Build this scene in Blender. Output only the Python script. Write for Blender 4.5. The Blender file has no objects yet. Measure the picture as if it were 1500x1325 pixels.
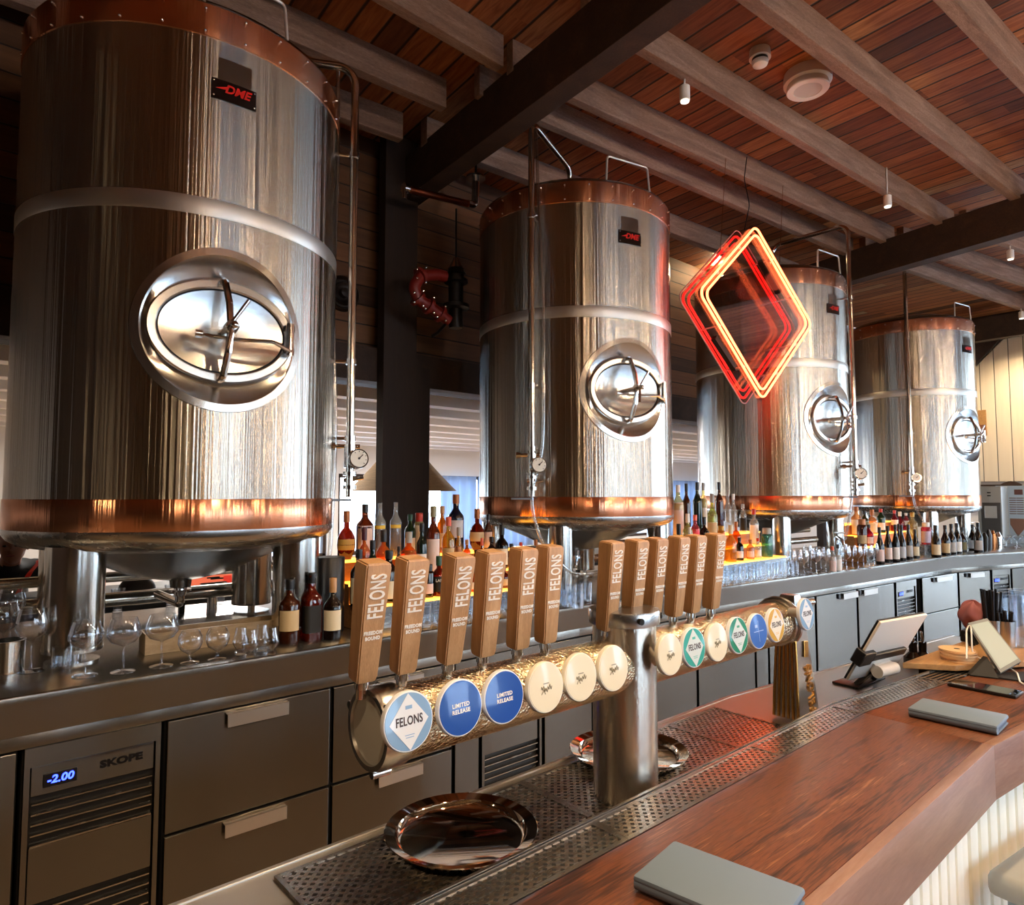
import bpy, bmesh, math, random
from mathutils import Vector, Matrix
random.seed(7)
SC = bpy.context.scene
COL = SC.collection
PI = math.pi
R = math.radians

# ------------------------------------------------------------------ view geometry (used to measure places off the photograph)
FPX = 980.0
YAW = R(48.5)
PITCH = math.atan((722 - 662.5) / 980)
CAM = Vector((0, 0, 1.62))
F0 = Vector((math.cos(YAW), math.sin(YAW), 0))
RT = Vector((math.sin(YAW), -math.cos(YAW), 0))
FW = F0 * math.cos(PITCH) + Vector((0, 0, math.sin(PITCH)))
UPV = RT.cross(FW)
def ray(px, py): return FW + RT * ((px - 750) / FPX) - UPV * ((py - 662.5) / FPX)
def atz(px, py, z):
    r = ray(px, py); return CAM + r * ((z - CAM.z) / r.z)
def aty(px, py, y):
    r = ray(px, py); return CAM + r * (y / r.y)
def atx(px, py, x):
    r = ray(px, py); return CAM + r * (x / r.x)
def atplane(px, py, p, n):
    r = ray(px, py); return CAM + r * ((Vector(p) - CAM).dot(n) / r.dot(n))
def zat(px, py, x, y):
    r = ray(px, py); return CAM.z + math.hypot(x, y) / math.hypot(r.x, r.y) * r.z
def project(p):
    d = Vector(p) - CAM; f = d.dot(FW)
    return 750 + FPX * d.dot(RT) / f, 662.5 - FPX * d.dot(UPV) / f

# ------------------------------------------------------------------ materials
def srgb(h):
    h = h.lstrip('#'); v = [int(h[i:i+2], 16) / 255 for i in (0, 2, 4)]
    return tuple(c / 12.92 if c <= .04045 else ((c + .055) / 1.055) ** 2.4 for c in v) + (1,)
class NT:
    def __init__(s, name):
        s.m = bpy.data.materials.new(name); s.m.use_nodes = True
        s.t = s.m.node_tree; s.t.nodes.clear()
        s.out = s.n('ShaderNodeOutputMaterial')
    def n(s, ty, **k):
        nd = s.t.nodes.new(ty)
        for a, v in k.items(): setattr(nd, a, v)
        return nd
    def l(s, a, b): s.t.links.new(a, b)
    def v(s, sock, val):
        if hasattr(val, 'is_output') or isinstance(val, bpy.types.NodeSocket): s.l(val, sock)
        else: sock.default_value = val
    def math(s, op, a, b=0.0, c=None):
        nd = s.n('ShaderNodeMath', operation=op)
        s.v(nd.inputs[0], a); s.v(nd.inputs[1], b)
        if c is not None: s.v(nd.inputs[2], c)
        return nd.outputs[0]
    def mix(s, f, a, b, mode='MIX'):
        nd = s.n('ShaderNodeMix', data_type='RGBA', blend_type=mode)
        s.v(nd.inputs[0], f); s.v(nd.inputs[6], a); s.v(nd.inputs[7], b)
        return nd.outputs[2]
    def coord(s, scale=(1, 1, 1), kind='Object', rot=(0, 0, 0)):
        tc = s.n('ShaderNodeTexCoord'); mp = s.n('ShaderNodeMapping')
        s.l(tc.outputs[kind], mp.inputs[0]); mp.inputs['Scale'].default_value = scale; mp.inputs['Rotation'].default_value = rot
        return mp.outputs[0]
    def noise(s, vec, scale=5, detail=3, rough=.5, dist=0):
        nd = s.n('ShaderNodeTexNoise'); s.l(vec, nd.inputs['Vector'])
        nd.inputs['Scale'].default_value = scale; nd.inputs['Detail'].default_value = detail
        nd.inputs['Roughness'].default_value = rough; nd.inputs['Distortion'].default_value = dist
        return nd.outputs[0]
    def ramp(s, f, stops, interp='LINEAR'):
        nd = s.n('ShaderNodeValToRGB'); s.l(f, nd.inputs[0]); cr = nd.color_ramp; cr.interpolation = interp
        while len(cr.elements) < len(stops): cr.elements.new(.5)
        for e, (p, c) in zip(cr.elements, stops): e.position = p; e.color = c if len(c) == 4 else tuple(c) + (1,)
        return nd.outputs[0]
    def bump(s, h, strength=.2, dist=.01):
        nd = s.n('ShaderNodeBump'); s.l(h, nd.inputs['Height'])
        nd.inputs['Strength'].default_value = strength; nd.inputs['Distance'].default_value = dist
        return nd.outputs[0]
    def bsdf(s, **k):
        p = s.n('ShaderNodeBsdfPrincipled')
        for a, v in k.items():
            s.v(p.inputs[{'col': 'Base Color', 'rough': 'Roughness', 'metal': 'Metallic', 'ior': 'IOR', 'trans': 'Transmission Weight',
                          'aniso': 'Anisotropic', 'rot': 'Anisotropic Rotation', 'tan': 'Tangent', 'nrm': 'Normal', 'emc': 'Emission Color',
                          'ems': 'Emission Strength', 'coat': 'Coat Weight', 'coatr': 'Coat Roughness', 'spec': 'Specular IOR Level', 'alpha': 'Alpha', 'sheen': 'Sheen Weight'}[a]], v)
        s.l(p.outputs[0], s.out.inputs[0])
        return p
_M = {}
def flat(name, col, rough=.5, metal=0.0, **k):
    if name in _M: return _M[name]
    t = NT(name); t.bsdf(col=srgb(col) if isinstance(col, str) else col, rough=rough, metal=metal, **k)
    _M[name] = t.m; return t.m
def glow(name, col, strength):
    if name in _M: return _M[name]
    t = NT(name); t.bsdf(col=srgb(col), rough=.4, emc=srgb(col), ems=strength); _M[name] = t.m; return t.m
TROT = .25
def steel_tank(name, col, rough, aniso=.9, wob=.12, sheet=.0):
    t = NT(name)
    tg = t.n('ShaderNodeTangent', direction_type='RADIAL', axis='Z')
    nz = t.noise(t.coord((1.6, 1.6, .55)), 1.7, 2, .5)
    rr = rough
    streak = t.noise(t.coord((26, 26, .12)), 1.0, 3, .65)           # rolled sheet: faint waves that run up and down
    h = t.math('ADD', t.math('MULTIPLY', nz, wob), t.math('MULTIPLY', streak, sheet))
    t.bsdf(col=srgb(col), metal=1.0, rough=rr, aniso=aniso, rot=TROT, tan=tg.outputs[0], nrm=t.bump(h, 1.0, .004))
    return t.m
def steel_flat(name, col, rough, scale=(1, 40, 40), amt=.12, bumps=0.0):
    t = NT(name)
    g = t.noise(t.coord(scale), 7, 3, .6)
    rr = t.math('MULTIPLY_ADD', g, amt, rough - amt / 2)
    c = t.mix(t.noise(t.coord((1, 1, 1)), 2.2, 3), srgb(col), tuple(x * .82 for x in srgb(col)[:3]) + (1,))
    k = {}
    if bumps: k['nrm'] = t.bump(t.noise(t.coord((1, 1, 1)), 2.0, 1), bumps, .03)
    t.bsdf(col=c, metal=1.0, rough=rr, **k)
    return t.m
def steel_brushed(name, col, rough, tangent, aniso=.95, wob=.15, sheet=.3, sc=(9, 9, .25)):
    """flat brushed sheet: reflections stretch across the brushing direction"""
    t = NT(name)
    cb = t.n('ShaderNodeCombineXYZ')
    for i in range(3): cb.inputs[i].default_value = tangent[i]
    nz = t.noise(t.coord((1, 1, 1)), 1.6, 1, .5); st = t.noise(t.coord(sc), 1.0, 2, .6)
    h = t.math('ADD', t.math('MULTIPLY', nz, wob), t.math('MULTIPLY', st, sheet))
    t.bsdf(col=srgb(col), metal=1.0, rough=rough, aniso=aniso, rot=.25, tan=cb.outputs[0], nrm=t.bump(h, 1.0, .004))
    return t.m
def wood(name, stops, scale=(.7, 9, 9), rough=.5, fine=.35, bumps=.15, nscale=2.2, dist=1.2, coat=0.0, spec=.5):
    t = NT(name)
    oi = t.n('ShaderNodeObjectInfo')
    base = t.coord(scale)
    add = t.n('ShaderNodeVectorMath', operation='ADD'); t.l(base, add.inputs[0])
    mul = t.n('ShaderNodeVectorMath', operation='SCALE'); cmb = t.n('ShaderNodeCombineXYZ')
    for i in range(3): t.l(oi.outputs['Random'], cmb.inputs[i])
    t.l(cmb.outputs[0], mul.inputs[0]); mul.inputs['Scale'].default_value = 31.0
    t.l(mul.outputs[0], add.inputs[1])
    a = t.noise(add.outputs[0], nscale, 5, .55, dist)
    b = t.noise(t.coord(tuple(x * 6 for x in scale)), nscale * 2.5, 2, .6)
    f = t.math('ADD', t.math('MULTIPLY', a, 1 - fine), t.math('MULTIPLY', b, fine))
    t.bsdf(col=t.ramp(f, stops), rough=rough, nrm=t.bump(b, bumps, .004), coat=coat, coatr=.2, spec=spec)
    return t.m
def thin_glass(name, tint='#ffffff', refl=.09, edge=.75, rough=.0, density=.0):
    """one-walled clear glass: a see-through sheet that mirrors more at grazing angles"""
    t = NT(name)
    lw = t.n('ShaderNodeLayerWeight'); lw.inputs[0].default_value = .35
    f = t.math('MULTIPLY_ADD', t.math('POWER', lw.outputs['Facing'], 1.7), edge, refl)
    tr = t.n('ShaderNodeBsdfTransparent'); t.l(t.mix(t.math('POWER', lw.outputs['Facing'], 2.0), srgb(tint), tuple(x * .45 for x in srgb(tint)[:3]) + (1,)), tr.inputs[0])
    gl = t.n('ShaderNodeBsdfGlossy'); gl.inputs['Roughness'].default_value = rough; gl.inputs[0].default_value = (.95, .97, 1, 1)
    mx = t.n('ShaderNodeMixShader'); t.l(f, mx.inputs[0]); t.l(tr.outputs[0], mx.inputs[1]); t.l(gl.outputs[0], mx.inputs[2])
    t.l(mx.outputs[0], t.out.inputs[0])
    return t.m

# ------------------------------------------------------------------ mesh building
def rot_to(d):
    d = Vector(d).normalized()
    return d.to_track_quat('Z', 'Y').to_matrix()
def fillet(pts, r, n=6, closed=False):
    pts = [Vector(p) for p in pts]; out = []
    N = len(pts)
    for i, p in enumerate(pts):
        if not closed and i in (0, N - 1): out.append(p); continue
        a = (pts[i - 1] - p); b = (pts[(i + 1) % N] - p)
        la, lb = a.length, b.length; a.normalize(); b.normalize()
        ang = a.angle(b)
        if ang > PI - .02: out.append(p); continue
        d = min(r / math.tan(ang / 2), la * .49, lb * .49); rr = d * math.tan(ang / 2)
        c = p + (a + b).normalized() * (rr / math.sin(ang / 2))
        s, e = p + a * d - c, p + b * d - c
        for k in range(n + 1):
            th = s.angle(e, 0.0); f = k / n
            out.append(p if s.length < 1e-9 or th < 1e-5 else c + (s * math.sin((1 - f) * th) + e * math.sin(f * th)) / math.sin(th))
    return out
class MB:
    def __init__(s): s.b = bmesh.new()
    def box(s, lo, hi, M=None, bev=0.0):
        lo, hi = Vector(lo), Vector(hi)
        r = bmesh.ops.create_cube(s.b, size=1.0); vs = r['verts']
        c, d = (lo + hi) / 2, hi - lo
        for v in vs: v.co = Vector((v.co.x * d.x, v.co.y * d.y, v.co.z * d.z)) + c
        if bev:
            es = list({e for v in vs for e in v.link_edges})
            g = bmesh.ops.bevel(s.b, geom=es, offset=bev, segments=2, affect='EDGES', profile=.5)
            vs = list({v for f in g['faces'] for v in f.verts} | {v for v in vs if v.is_valid})
        if M is not None:
            for v in vs: v.co = M @ v.co
        return s
    def prism(s, poly, z0, z1, M=None, bev=0.0):
        n = len(poly)
        a = [s.b.verts.new((p[0], p[1], z0)) for p in poly]; c = [s.b.verts.new((p[0], p[1], z1)) for p in poly]
        fs = [s.b.faces.new(a[::-1]), s.b.faces.new(c)]
        for i in range(n): fs.append(s.b.faces.new((a[i], a[(i + 1) % n], c[(i + 1) % n], c[i])))
        vs = a + c
        bmesh.ops.recalc_face_normals(s.b, faces=fs)
        if bev:
            es = list({e for v in vs for e in v.link_edges})
            g = bmesh.ops.bevel(s.b, geom=es, offset=bev, segments=2, affect='EDGES', profile=.5)
            vs = list({v for f in g['faces'] for v in f.verts} | {v for v in vs if v.is_valid})
        if M is not None:
            for v in vs: v.co = M @ v.co
        return s
    def ring_loft(s, rings, cap0=True, cap1=True, closed_u=True):
        vr = [[s.b.verts.new(p) for p in r] for r in rings]
        n = len(vr[0])
        for i in range(len(vr) - 1):
            for j in range(n if closed_u else n - 1):
                q = (vr[i][j], vr[i][(j + 1) % n], vr[i + 1][(j + 1) % n], vr[i + 1][j])
                s.b.faces.new(q)
        if cap0: s.b.faces.new(vr[0][::-1])
        if cap1: s.b.faces.new(vr[-1])
        return s
    def lathe(s, prof, seg=32, c=(0, 0, 0), M=None, power=None, cap0=True, cap1=True):
        rings = []
        for r, z in prof:
            ring = []
            for k in range(seg):
                a = 2 * PI * k / seg; ca, sa = math.cos(a), math.sin(a); q = 1.0
                if power: q = (abs(ca) ** power + abs(sa) ** power) ** (-1 / power)
                p = Vector((r * q * ca, r * q * sa, z)) + Vector(c)
                ring.append(M @ p if M is not None else p)
            rings.append(ring)
        return s.ring_loft(rings, cap0, cap1)
    def cyl(s, p0, p1, r0, r1=None, seg=20, caps=True):
        p0, p1 = Vector(p0), Vector(p1); r1 = r0 if r1 is None else r1
        m = rot_to(p1 - p0)
        rings = [[p + m @ Vector((r * math.cos(2 * PI * k / seg), r * math.sin(2 * PI * k / seg), 0)) for k in range(seg)] for p, r in ((p0, r0), (p1, r1))]
        return s.ring_loft(rings, caps, caps)
    def tube(s, pts, r, seg=10, closed=False, caps=True):
        pts = [Vector(p) for p in pts]; N = len(pts)
        rad = r if isinstance(r, (list, tuple)) else [r] * N
        tans = []
        for i in range(N):
            a = pts[i - 1] if (closed or i > 0) else pts[i]; b = pts[(i + 1) % N] if (closed or i < N - 1) else pts[i]
            tans.append((b - a).normalized())
        u = tans[0].orthogonal().normalized(); rings = []
        for i in range(N):
            if i: u = (tans[i - 1].rotation_difference(tans[i])) @ u
            u = (u - tans[i] * u.dot(tans[i])).normalized(); w = tans[i].cross(u)
            rings.append([pts[i] + (u * math.cos(2 * PI * k / seg) + w * math.sin(2 * PI * k / seg)) * rad[i] for k in range(seg)])
        if closed: rings.append(rings[0])
        return s.ring_loft(rings, caps and not closed, caps and not closed)
    def sphere(s, c, r, u=20, v=12, M=None):
        rr = r if isinstance(r, (tuple, list)) else (r, r, r)
        g = bmesh.ops.create_uvsphere(s.b, u_segments=u, v_segments=v, radius=1.0)
        for q in g['verts']:
            q.co = Vector((q.co.x * rr[0], q.co.y * rr[1], q.co.z * rr[2]))
            if M is not None: q.co = M @ q.co
            q.co += Vector(c)
        return s
    def quad(s, *p):
        s.b.faces.new([s.b.verts.new(q) for q in p]); return s
    def patch(s, grid):
        vr = [[s.b.verts.new(p) for p in r] for r in grid]
        for i in range(len(vr) - 1):
            for j in range(len(vr[0]) - 1): s.b.faces.new((vr[i][j], vr[i][j + 1], vr[i + 1][j + 1], vr[i + 1][j]))
        return s
    def mesh(s, me, M):
        n0 = len(s.b.verts); s.b.from_mesh(me); s.b.verts.ensure_lookup_table()
        for v in s.b.verts[n0:]: v.co = M @ v.co
        return s

WM = {}                                            # world matrix of every object we place
def thing(name, label, cat, loc=(0, 0, 0), rotz=0, group=None, kind=None):
    o = bpy.data.objects.new(name, None); COL.objects.link(o)
    o.location = loc; o.rotation_euler = (0, 0, rotz); o.empty_display_size = .05
    WM[o] = Matrix.Translation(Vector(loc)) @ Matrix.Rotation(rotz, 4, 'Z')
    tag(o, label, cat, group, kind)
    return o
def tag(o, label, cat, group=None, kind=None):
    if label: o['label'] = label
    if cat: o['category'] = cat
    if group: o['group'] = group
    if kind: o['kind'] = kind
    return o
def obj(name, mb, m, parent=None, smooth=40, label=None, world=True, recalc=True):
    """link ONE mesh object; with world=True the builder's coordinates are world coordinates"""
    b = mb.b
    if recalc: bmesh.ops.recalc_face_normals(b, faces=b.faces[:])
    M = WM.get(parent, Matrix.Identity(4)) if parent else None
    if parent is None and world and len(b.verts):      # own origin at the base
        lo = [min(v.co[i] for v in b.verts) for i in range(3)]; hi = [max(v.co[i] for v in b.verts) for i in range(3)]
        M = Matrix.Translation(((lo[0] + hi[0]) / 2, (lo[1] + hi[1]) / 2, lo[2]))
    if world and M is not None: b.transform(M.inverted())
    me = bpy.data.meshes.new(name); b.to_mesh(me); b.free()
    if smooth:
        me.polygons.foreach_set('use_smooth', [True] * len(me.polygons))
        me.set_sharp_from_angle(angle=R(smooth))
    for q in (m if isinstance(m, (list, tuple)) else [m]): me.materials.append(q)
    o = bpy.data.objects.new(name, me); COL.objects.link(o)
    if parent: o.parent = parent; WM[o] = M.copy()
    elif world and M is not None: o.matrix_world = M; WM[o] = M
    else: WM[o] = Matrix.Identity(4)
    if label: o['label'] = label
    return o
def struct(name, mb, m, parent=None, smooth=30, label=None):
    o = obj(name, mb, m, parent, smooth)
    if parent is None: o['kind'] = 'structure'
    if label: o['label'] = label
    return o
def copy_tree(root, loc, rotz=None, label=None, group=None):
    r = root.copy(); COL.objects.link(r); r.location = loc
    if rotz is not None: r.rotation_euler = (0, 0, rotz)
    if label: r['label'] = label
    if group: r['group'] = group
    for ch in list(root.children):
        c = ch.copy(); COL.objects.link(c); c.parent = r
        for g in list(ch.children):
            d = g.copy(); COL.objects.link(d); d.parent = c
    return r
_T = {}
def text_mesh(txt, size=1.0, ext=.02, xs=1.0, shear=0.0, bold=0.0, spacing=1.0, align='CENTER'):
    k = (txt, size, ext, xs, shear, bold, spacing, align)
    if k in _T: return _T[k]
    cu = bpy.data.curves.new('t', 'FONT'); cu.body = txt; cu.size = size; cu.extrude = ext; cu.shear = shear; cu.offset = bold
    cu.align_x = align; cu.align_y = 'CENTER'; cu.space_character = spacing; cu.resolution_u = 3
    o = bpy.data.objects.new('t', cu); COL.objects.link(o)
    dg = bpy.context.evaluated_depsgraph_get()
    me = bpy.data.meshes.new_from_object(o.evaluated_get(dg))
    bpy.data.objects.remove(o); bpy.data.curves.remove(cu)
    me.transform(Matrix.Diagonal((xs, 1, 1, 1)))
    _T[k] = me; return me
def frame_mat(o, x, y):
    x = Vector(x).normalized(); z = x.cross(Vector(y)).normalized(); y = z.cross(x)
    m = Matrix.Identity(4)
    for i in range(3): m[i][0], m[i][1], m[i][2], m[i][3] = x[i], y[i], z[i], Vector(o)[i]
    return m
_ORD = 'first second third fourth fifth sixth seventh eighth ninth tenth eleventh twelfth thirteenth fourteenth fifteenth sixteenth seventeenth eighteenth nineteenth twentieth'.split()
_TEN = {2: 'twenty', 3: 'thirty', 4: 'forty', 5: 'fifty', 6: 'sixty'}
def ordinal(i):
    if i < 20: return _ORD[i]
    t, u = divmod(i + 1, 10)
    if u == 0: return _TEN[t][:-1] + 'ieth'
    return _TEN[t] + '-' + _ORD[u - 1]
# ------------------------------------------------------------------ shared materials
M = {}
M['tank'] = steel_tank('brushed_tank_steel', '#b7b3aa', .25, 1.0, .25, 1.5)
M['tank_satin'] = steel_tank('satin_weld_steel', '#d6d3cc', .45, .6, .05)
M['tank_under'] = steel_flat('tank_underside_steel', '#9a9894', .18, (1, 1, 1), .05, .5)
M['copper'] = steel_tank('polished_copper', '#eba985', .24, 1.0, .3, .6)
M['collar'] = steel_flat('manway_steel', '#d5d3ce', .24, (3, 3, 3), .08)
M['chrome'] = flat('chrome', '#dcdad6', .1, 1.0)
M['pipe'] = flat('polished_pipe', '#cfc8bc', .16, 1.0)
M['dark_metal'] = flat('dark_metal', '#26231f', .4, .8)
M['white_rod'] = flat('bright_rod', '#f2f0ea', .25, .6)
M['counter'] = steel_flat('counter_steel', '#c4c2be', .27, (.6, 6, 6), .04, .0)
M['door'] = steel_brushed('cabinet_steel', '#77736c', .27, (1, 0, 0))
M['apron'] = steel_brushed('counter_apron_steel', '#87837c', .24, (1, 0, 0))
M['top'] = steel_brushed('counter_top_steel', '#b3b0ab', .26, (1, 0, 0), .6, .1, .0)
M['handle'] = flat('satin_handle', '#cbc6bf', .38, .85)
M['gap'] = flat('shadow_gap_black', '#0b0a09', .8)
M['deck'] = steel_brushed('deck_steel', '#c6c2bc', .30, (1, 0, 0), .7, .15, .1)
M['black'] = flat('black_plastic', '#101012', .35)
M['black_soft'] = flat('black_rubber', '#161618', .65)
M['white'] = flat('white_plastic', '#eceae4', .35)
M['cream_paint'] = flat('cream_paint', '#f6f8ee', .5)
M['gauge'] = flat('gauge_face', '#f1efe6', .3)
M['glass'] = thin_glass('clear_glass', '#fbfdff', .11, .95)
M['pane'] = thin_glass('window_pane', '#f4fbff', .03, .5)
M['hose'] = thin_glass('clear_hose', '#e4e2dd', .22, .7, .15)
M['acrylic'] = thin_glass('clear_acrylic', '#f6efee', .03, .35)
M['rust'] = flat('red_paint', '#7a1d14', .45)
M['beam'] = wood('dark_beam_timber', [(.25, srgb('#1d130d')), (.55, srgb('#38261b')), (.8, srgb('#543a2b'))], (1, 1, 1), .75, .4, .3, 6, 1.0)
M['joist'] = wood('weathered_joist', [(.22, srgb('#4a372c')), (.5, srgb('#8a6e5c')), (.78, srgb('#b89c88'))], (.8, 7, 7), .8, .45, .4, 3.0, .8)
M['post'] = wood('dark_post_timber', [(.25, srgb('#170f0a')), (.6, srgb('#2c1c13')), (.85, srgb('#432b1d'))], (9, 9, .7), .7, .4, .3)
M['cedar'] = wood('cedar_handle', [(.25, srgb('#977049')), (.5, srgb('#bb9064')), (.8, srgb('#d8b085'))], (26, 26, 1.6), .42, .35, .1, 2.2, .6)
M['walnut'] = wood('walnut_bar', [(.36, srgb('#28140c')), (.44, srgb('#4f2b1a')), (.51, srgb('#774429')), (.57, srgb('#5c331f')), (.66, srgb('#9c6743'))], (.7, 12, 12), .42, .38, .08, 1.4, 1.8, .0)
M['walnut_edge'] = wood('walnut_bar_edge', [(.2, srgb('#6b4a40')), (.5, srgb('#8d6a5c')), (.8, srgb('#a98877'))], (1.3, 9, 9), .42, .25, .08, 1.4, 1.8, .15)
M['pale_wood'] = wood('pale_bench_wood', [(.25, srgb('#8a6238')), (.6, srgb('#b58a56')), (.85, srgb('#cda26c'))], (1.2, 14, 14), .5, .3, .1)
M['lit_wood'] = wood('shelf_wood', [(.25, srgb('#8c5a30')), (.6, srgb('#b97f4a')), (.85, srgb('#d8a062'))], (1.2, 14, 14), .5, .3, .1)
M['crate'] = wood('box_wood', [(.25, srgb('#8b7658')), (.6, srgb('#ab977a')), (.85, srgb('#c4b294'))], (3, 16, 16), .6, .3, .1)
M['amber_glow'] = glow('lit_shelf_edge', '#ffb440', 2.6)
M['badge_white'] = flat('badge_white', '#eef2f6', .12, coat=.8)
M['text_white'] = flat('print_white', '#f6f3ec', .5)
M['text_dark'] = flat('print_dark', '#3a2a2a', .5)
M['text_grey'] = flat('print_grey', '#8e8872', .5)
M['menu'] = flat('grey_leatherette', '#6f8296', .62)
M['menu_edge'] = flat('slate_leatherette', '#4a6076', .6)
M['grille_dark'] = flat('grille_shadow', '#0d0c0b', .5)
M['white_room'] = flat('white_paint', '#e6e4e2', .6)
M['curtain'] = flat('pale_curtain', '#a7b6cb', .8)

def ceiling_mat():
    t = NT('ceiling_boards')
    tc = t.n('ShaderNodeTexCoord'); sep = t.n('ShaderNodeSeparateXYZ'); t.l(tc.outputs['Object'], sep.inputs[0])
    w = .17
    u = t.math('DIVIDE', sep.outputs[0], w); idx = t.math('FLOOR', u); fr = t.math('FRACT', u)
    row = t.math('FLOOR', t.math('DIVIDE', t.math('ADD', sep.outputs[1], t.math('MULTIPLY', idx, 1.37)), 2.6))
    wn = t.n('ShaderNodeTexWhiteNoise', noise_dimensions='2D'); cb = t.n('ShaderNodeCombineXYZ'); t.l(idx, cb.inputs[0]); t.l(row, cb.inputs[1]); t.l(cb.outputs[0], wn.inputs['Vector'])
    cb2 = t.n('ShaderNodeCombineXYZ'); t.l(t.math('MULTIPLY', sep.outputs[0], 22.0), cb2.inputs[0]); t.l(t.math('MULTIPLY', sep.outputs[1], 2.2), cb2.inputs[1]); t.l(t.math('MULTIPLY', wn.outputs[0], 40.0), cb2.inputs[2])
    g = t.noise(cb2.outputs[0], 1.0, 5, .62, 1.4)
    tone = t.ramp(wn.outputs[0], [(0, srgb('#5a3520')), (.05, srgb('#8a5330')), (.3, srgb('#b06c3e')), (.7, srgb('#c07a48')), (.95, srgb('#c98c58')), (.99, srgb('#cbb893'))])
    c = t.mix(t.ramp(g, [(.3, (0, 0, 0)), (.75, (1, 1, 1))]), t.mix(1.0, tone, srgb('#a38672'), 'MULTIPLY'), tone)
    edge = t.math('MINIMUM', fr, t.math('SUBTRACT', 1.0, fr))
    e = t.ramp(edge, [(0, (0, 0, 0)), (.035, (.12, .12, .12)), (.07, (1, 1, 1))])
    t.bsdf(col=t.mix(e, srgb('#120a06'), c), rough=.62, nrm=t.bump(e, .5, .01))
    return t.m
M['ceiling'] = ceiling_mat()
def siding_mat(name, cols, w, axis, rough=.65):
    """boards of width w stacked along the given object axis"""
    t = NT(name)
    tc = t.n('ShaderNodeTexCoord'); sep = t.n('ShaderNodeSeparateXYZ'); t.l(tc.outputs['Object'], sep.inputs[0])
    u = t.math('DIVIDE', sep.outputs[axis], w); idx = t.math('FLOOR', u); fr = t.math('FRACT', u)
    wn = t.n('ShaderNodeTexWhiteNoise', noise_dimensions='1D'); t.l(idx, wn.inputs['W'])
    sc = [30.0, 30.0, 30.0]; sc[2 if axis != 2 else 0] = 1.5
    g = t.noise(t.coord(tuple(sc)), .8, 4, .6, .6)
    f = t.math('ADD', t.math('MULTIPLY', wn.outputs[0], .5), t.math('MULTIPLY', g, .5))
    c = t.ramp(f, cols)
    e = t.ramp(fr, [(0, (0, 0, 0)), (.045, (0, 0, 0)), (.08, (1, 1, 1)), (1, (1, 1, 1))])
    t.bsdf(col=t.mix(e, tuple(x * .12 for x in cols[0][1][:3]) + (1,), c), rough=rough, nrm=t.bump(e, .6, .012))
    return t.m
M['siding'] = siding_mat('dark_shiplap', [(.2, srgb('#3a2415')), (.5, srgb('#59381f')), (.8, srgb('#7a5230'))], .15, 2)
M['cream_boards'] = siding_mat('cream_boards', [(.2, srgb('#d9cbb3')), (.5, srgb('#e2d5be')), (.8, srgb('#e8dcc8'))], .155, 1)
def perforated(name, sp, col):
    t = NT(name)
    tc = t.n('ShaderNodeTexCoord'); sep = t.n('ShaderNodeSeparateXYZ'); t.l(tc.outputs['Object'], sep.inputs[0])
    def hole(ox):
        fx = t.math('SUBTRACT', t.math('FRACT', t.math('ADD', t.math('DIVIDE', sep.outputs[0], sp), ox)), .5)
        fy = t.math('SUBTRACT', t.math('FRACT', t.math('ADD', t.math('DIVIDE', sep.outputs[1], sp), ox)), .5)
        return t.math('LESS_THAN', t.math('ADD', t.math('ABSOLUTE', fx), t.math('ABSOLUTE', fy)), .25)
    h = t.math('MAXIMUM', hole(0.0), hole(.5))
    g = t.noise(t.coord((2, 30, 30)), 7, 3, .6)
    p = t.bsdf(col=t.mix(h, srgb(col), srgb('#0a0908')), metal=t.math('SUBTRACT', 1.0, h), rough=t.math('ADD', t.math('MULTIPLY', h, .5), t.math('MULTIPLY_ADD', g, .1, .22)))
    return t.m
M['perf'] = perforated('perforated_steel', .0175, '#c9c3bb')
M['perf_rear'] = perforated('perforated_tray_steel', .0175, '#c9c3bb')
def frosted():
    t = NT('frosted_tap_steel')
    v = t.n('ShaderNodeTexVoronoi'); t.l(t.coord((1, 1, 1)), v.inputs['Vector']); v.inputs['Scale'].default_value = 190
    drops = t.ramp(v.outputs['Distance'], [(0, (1, 1, 1)), (.35, (.6, .6, .6)), (.6, (0, 0, 0))])
    n2 = t.noise(t.coord((1, 1, 1)), 60, 4, .7)
    h = t.math('MULTIPLY_ADD', n2, .6, drops)
    t.bsdf(col=srgb('#d9c7a6'), metal=1.0, rough=.24, nrm=t.bump(h, .5, .004))
    return t.m
M['frosted'] = frosted()
def column_steel():
    t = NT('tower_column_steel')
    tg = t.n('ShaderNodeTangent', direction_type='RADIAL', axis='Z')
    v = t.n('ShaderNodeTexVoronoi'); t.l(t.coord((1, 1, .35)), v.inputs['Vector']); v.inputs['Scale'].default_value = 150
    drops = t.ramp(v.outputs['Distance'], [(0, (1, 1, 1)), (.3, (0, 0, 0))])
    t.bsdf(col=srgb('#cfc6b8'), metal=1.0, rough=.27, aniso=.7, rot=.25, tan=tg.outputs[0], nrm=t.bump(drops, .12, .003))
    return t.m
M['column'] = column_steel()
# ------------------------------------------------------------------ the place: floor, walls, ceiling, rear room
def boxobj(name, lo, hi, m, kind='structure', parent=None, bev=0.0, label=None):
    o = obj(name, MB().box(lo, hi, bev=bev), m, parent, 30, label)
    if parent is None and kind: o['kind'] = kind
    return o
floor_m = wood('floor_boards', [(.25, srgb('#8d7457')), (.6, srgb('#b3977a')), (.85, srgb('#c9b093'))], (1, 8, 8), .45)
boxobj('floor', (-4.8, -4.8, -.1), (12.8, 11.4, 0), floor_m)
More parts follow.
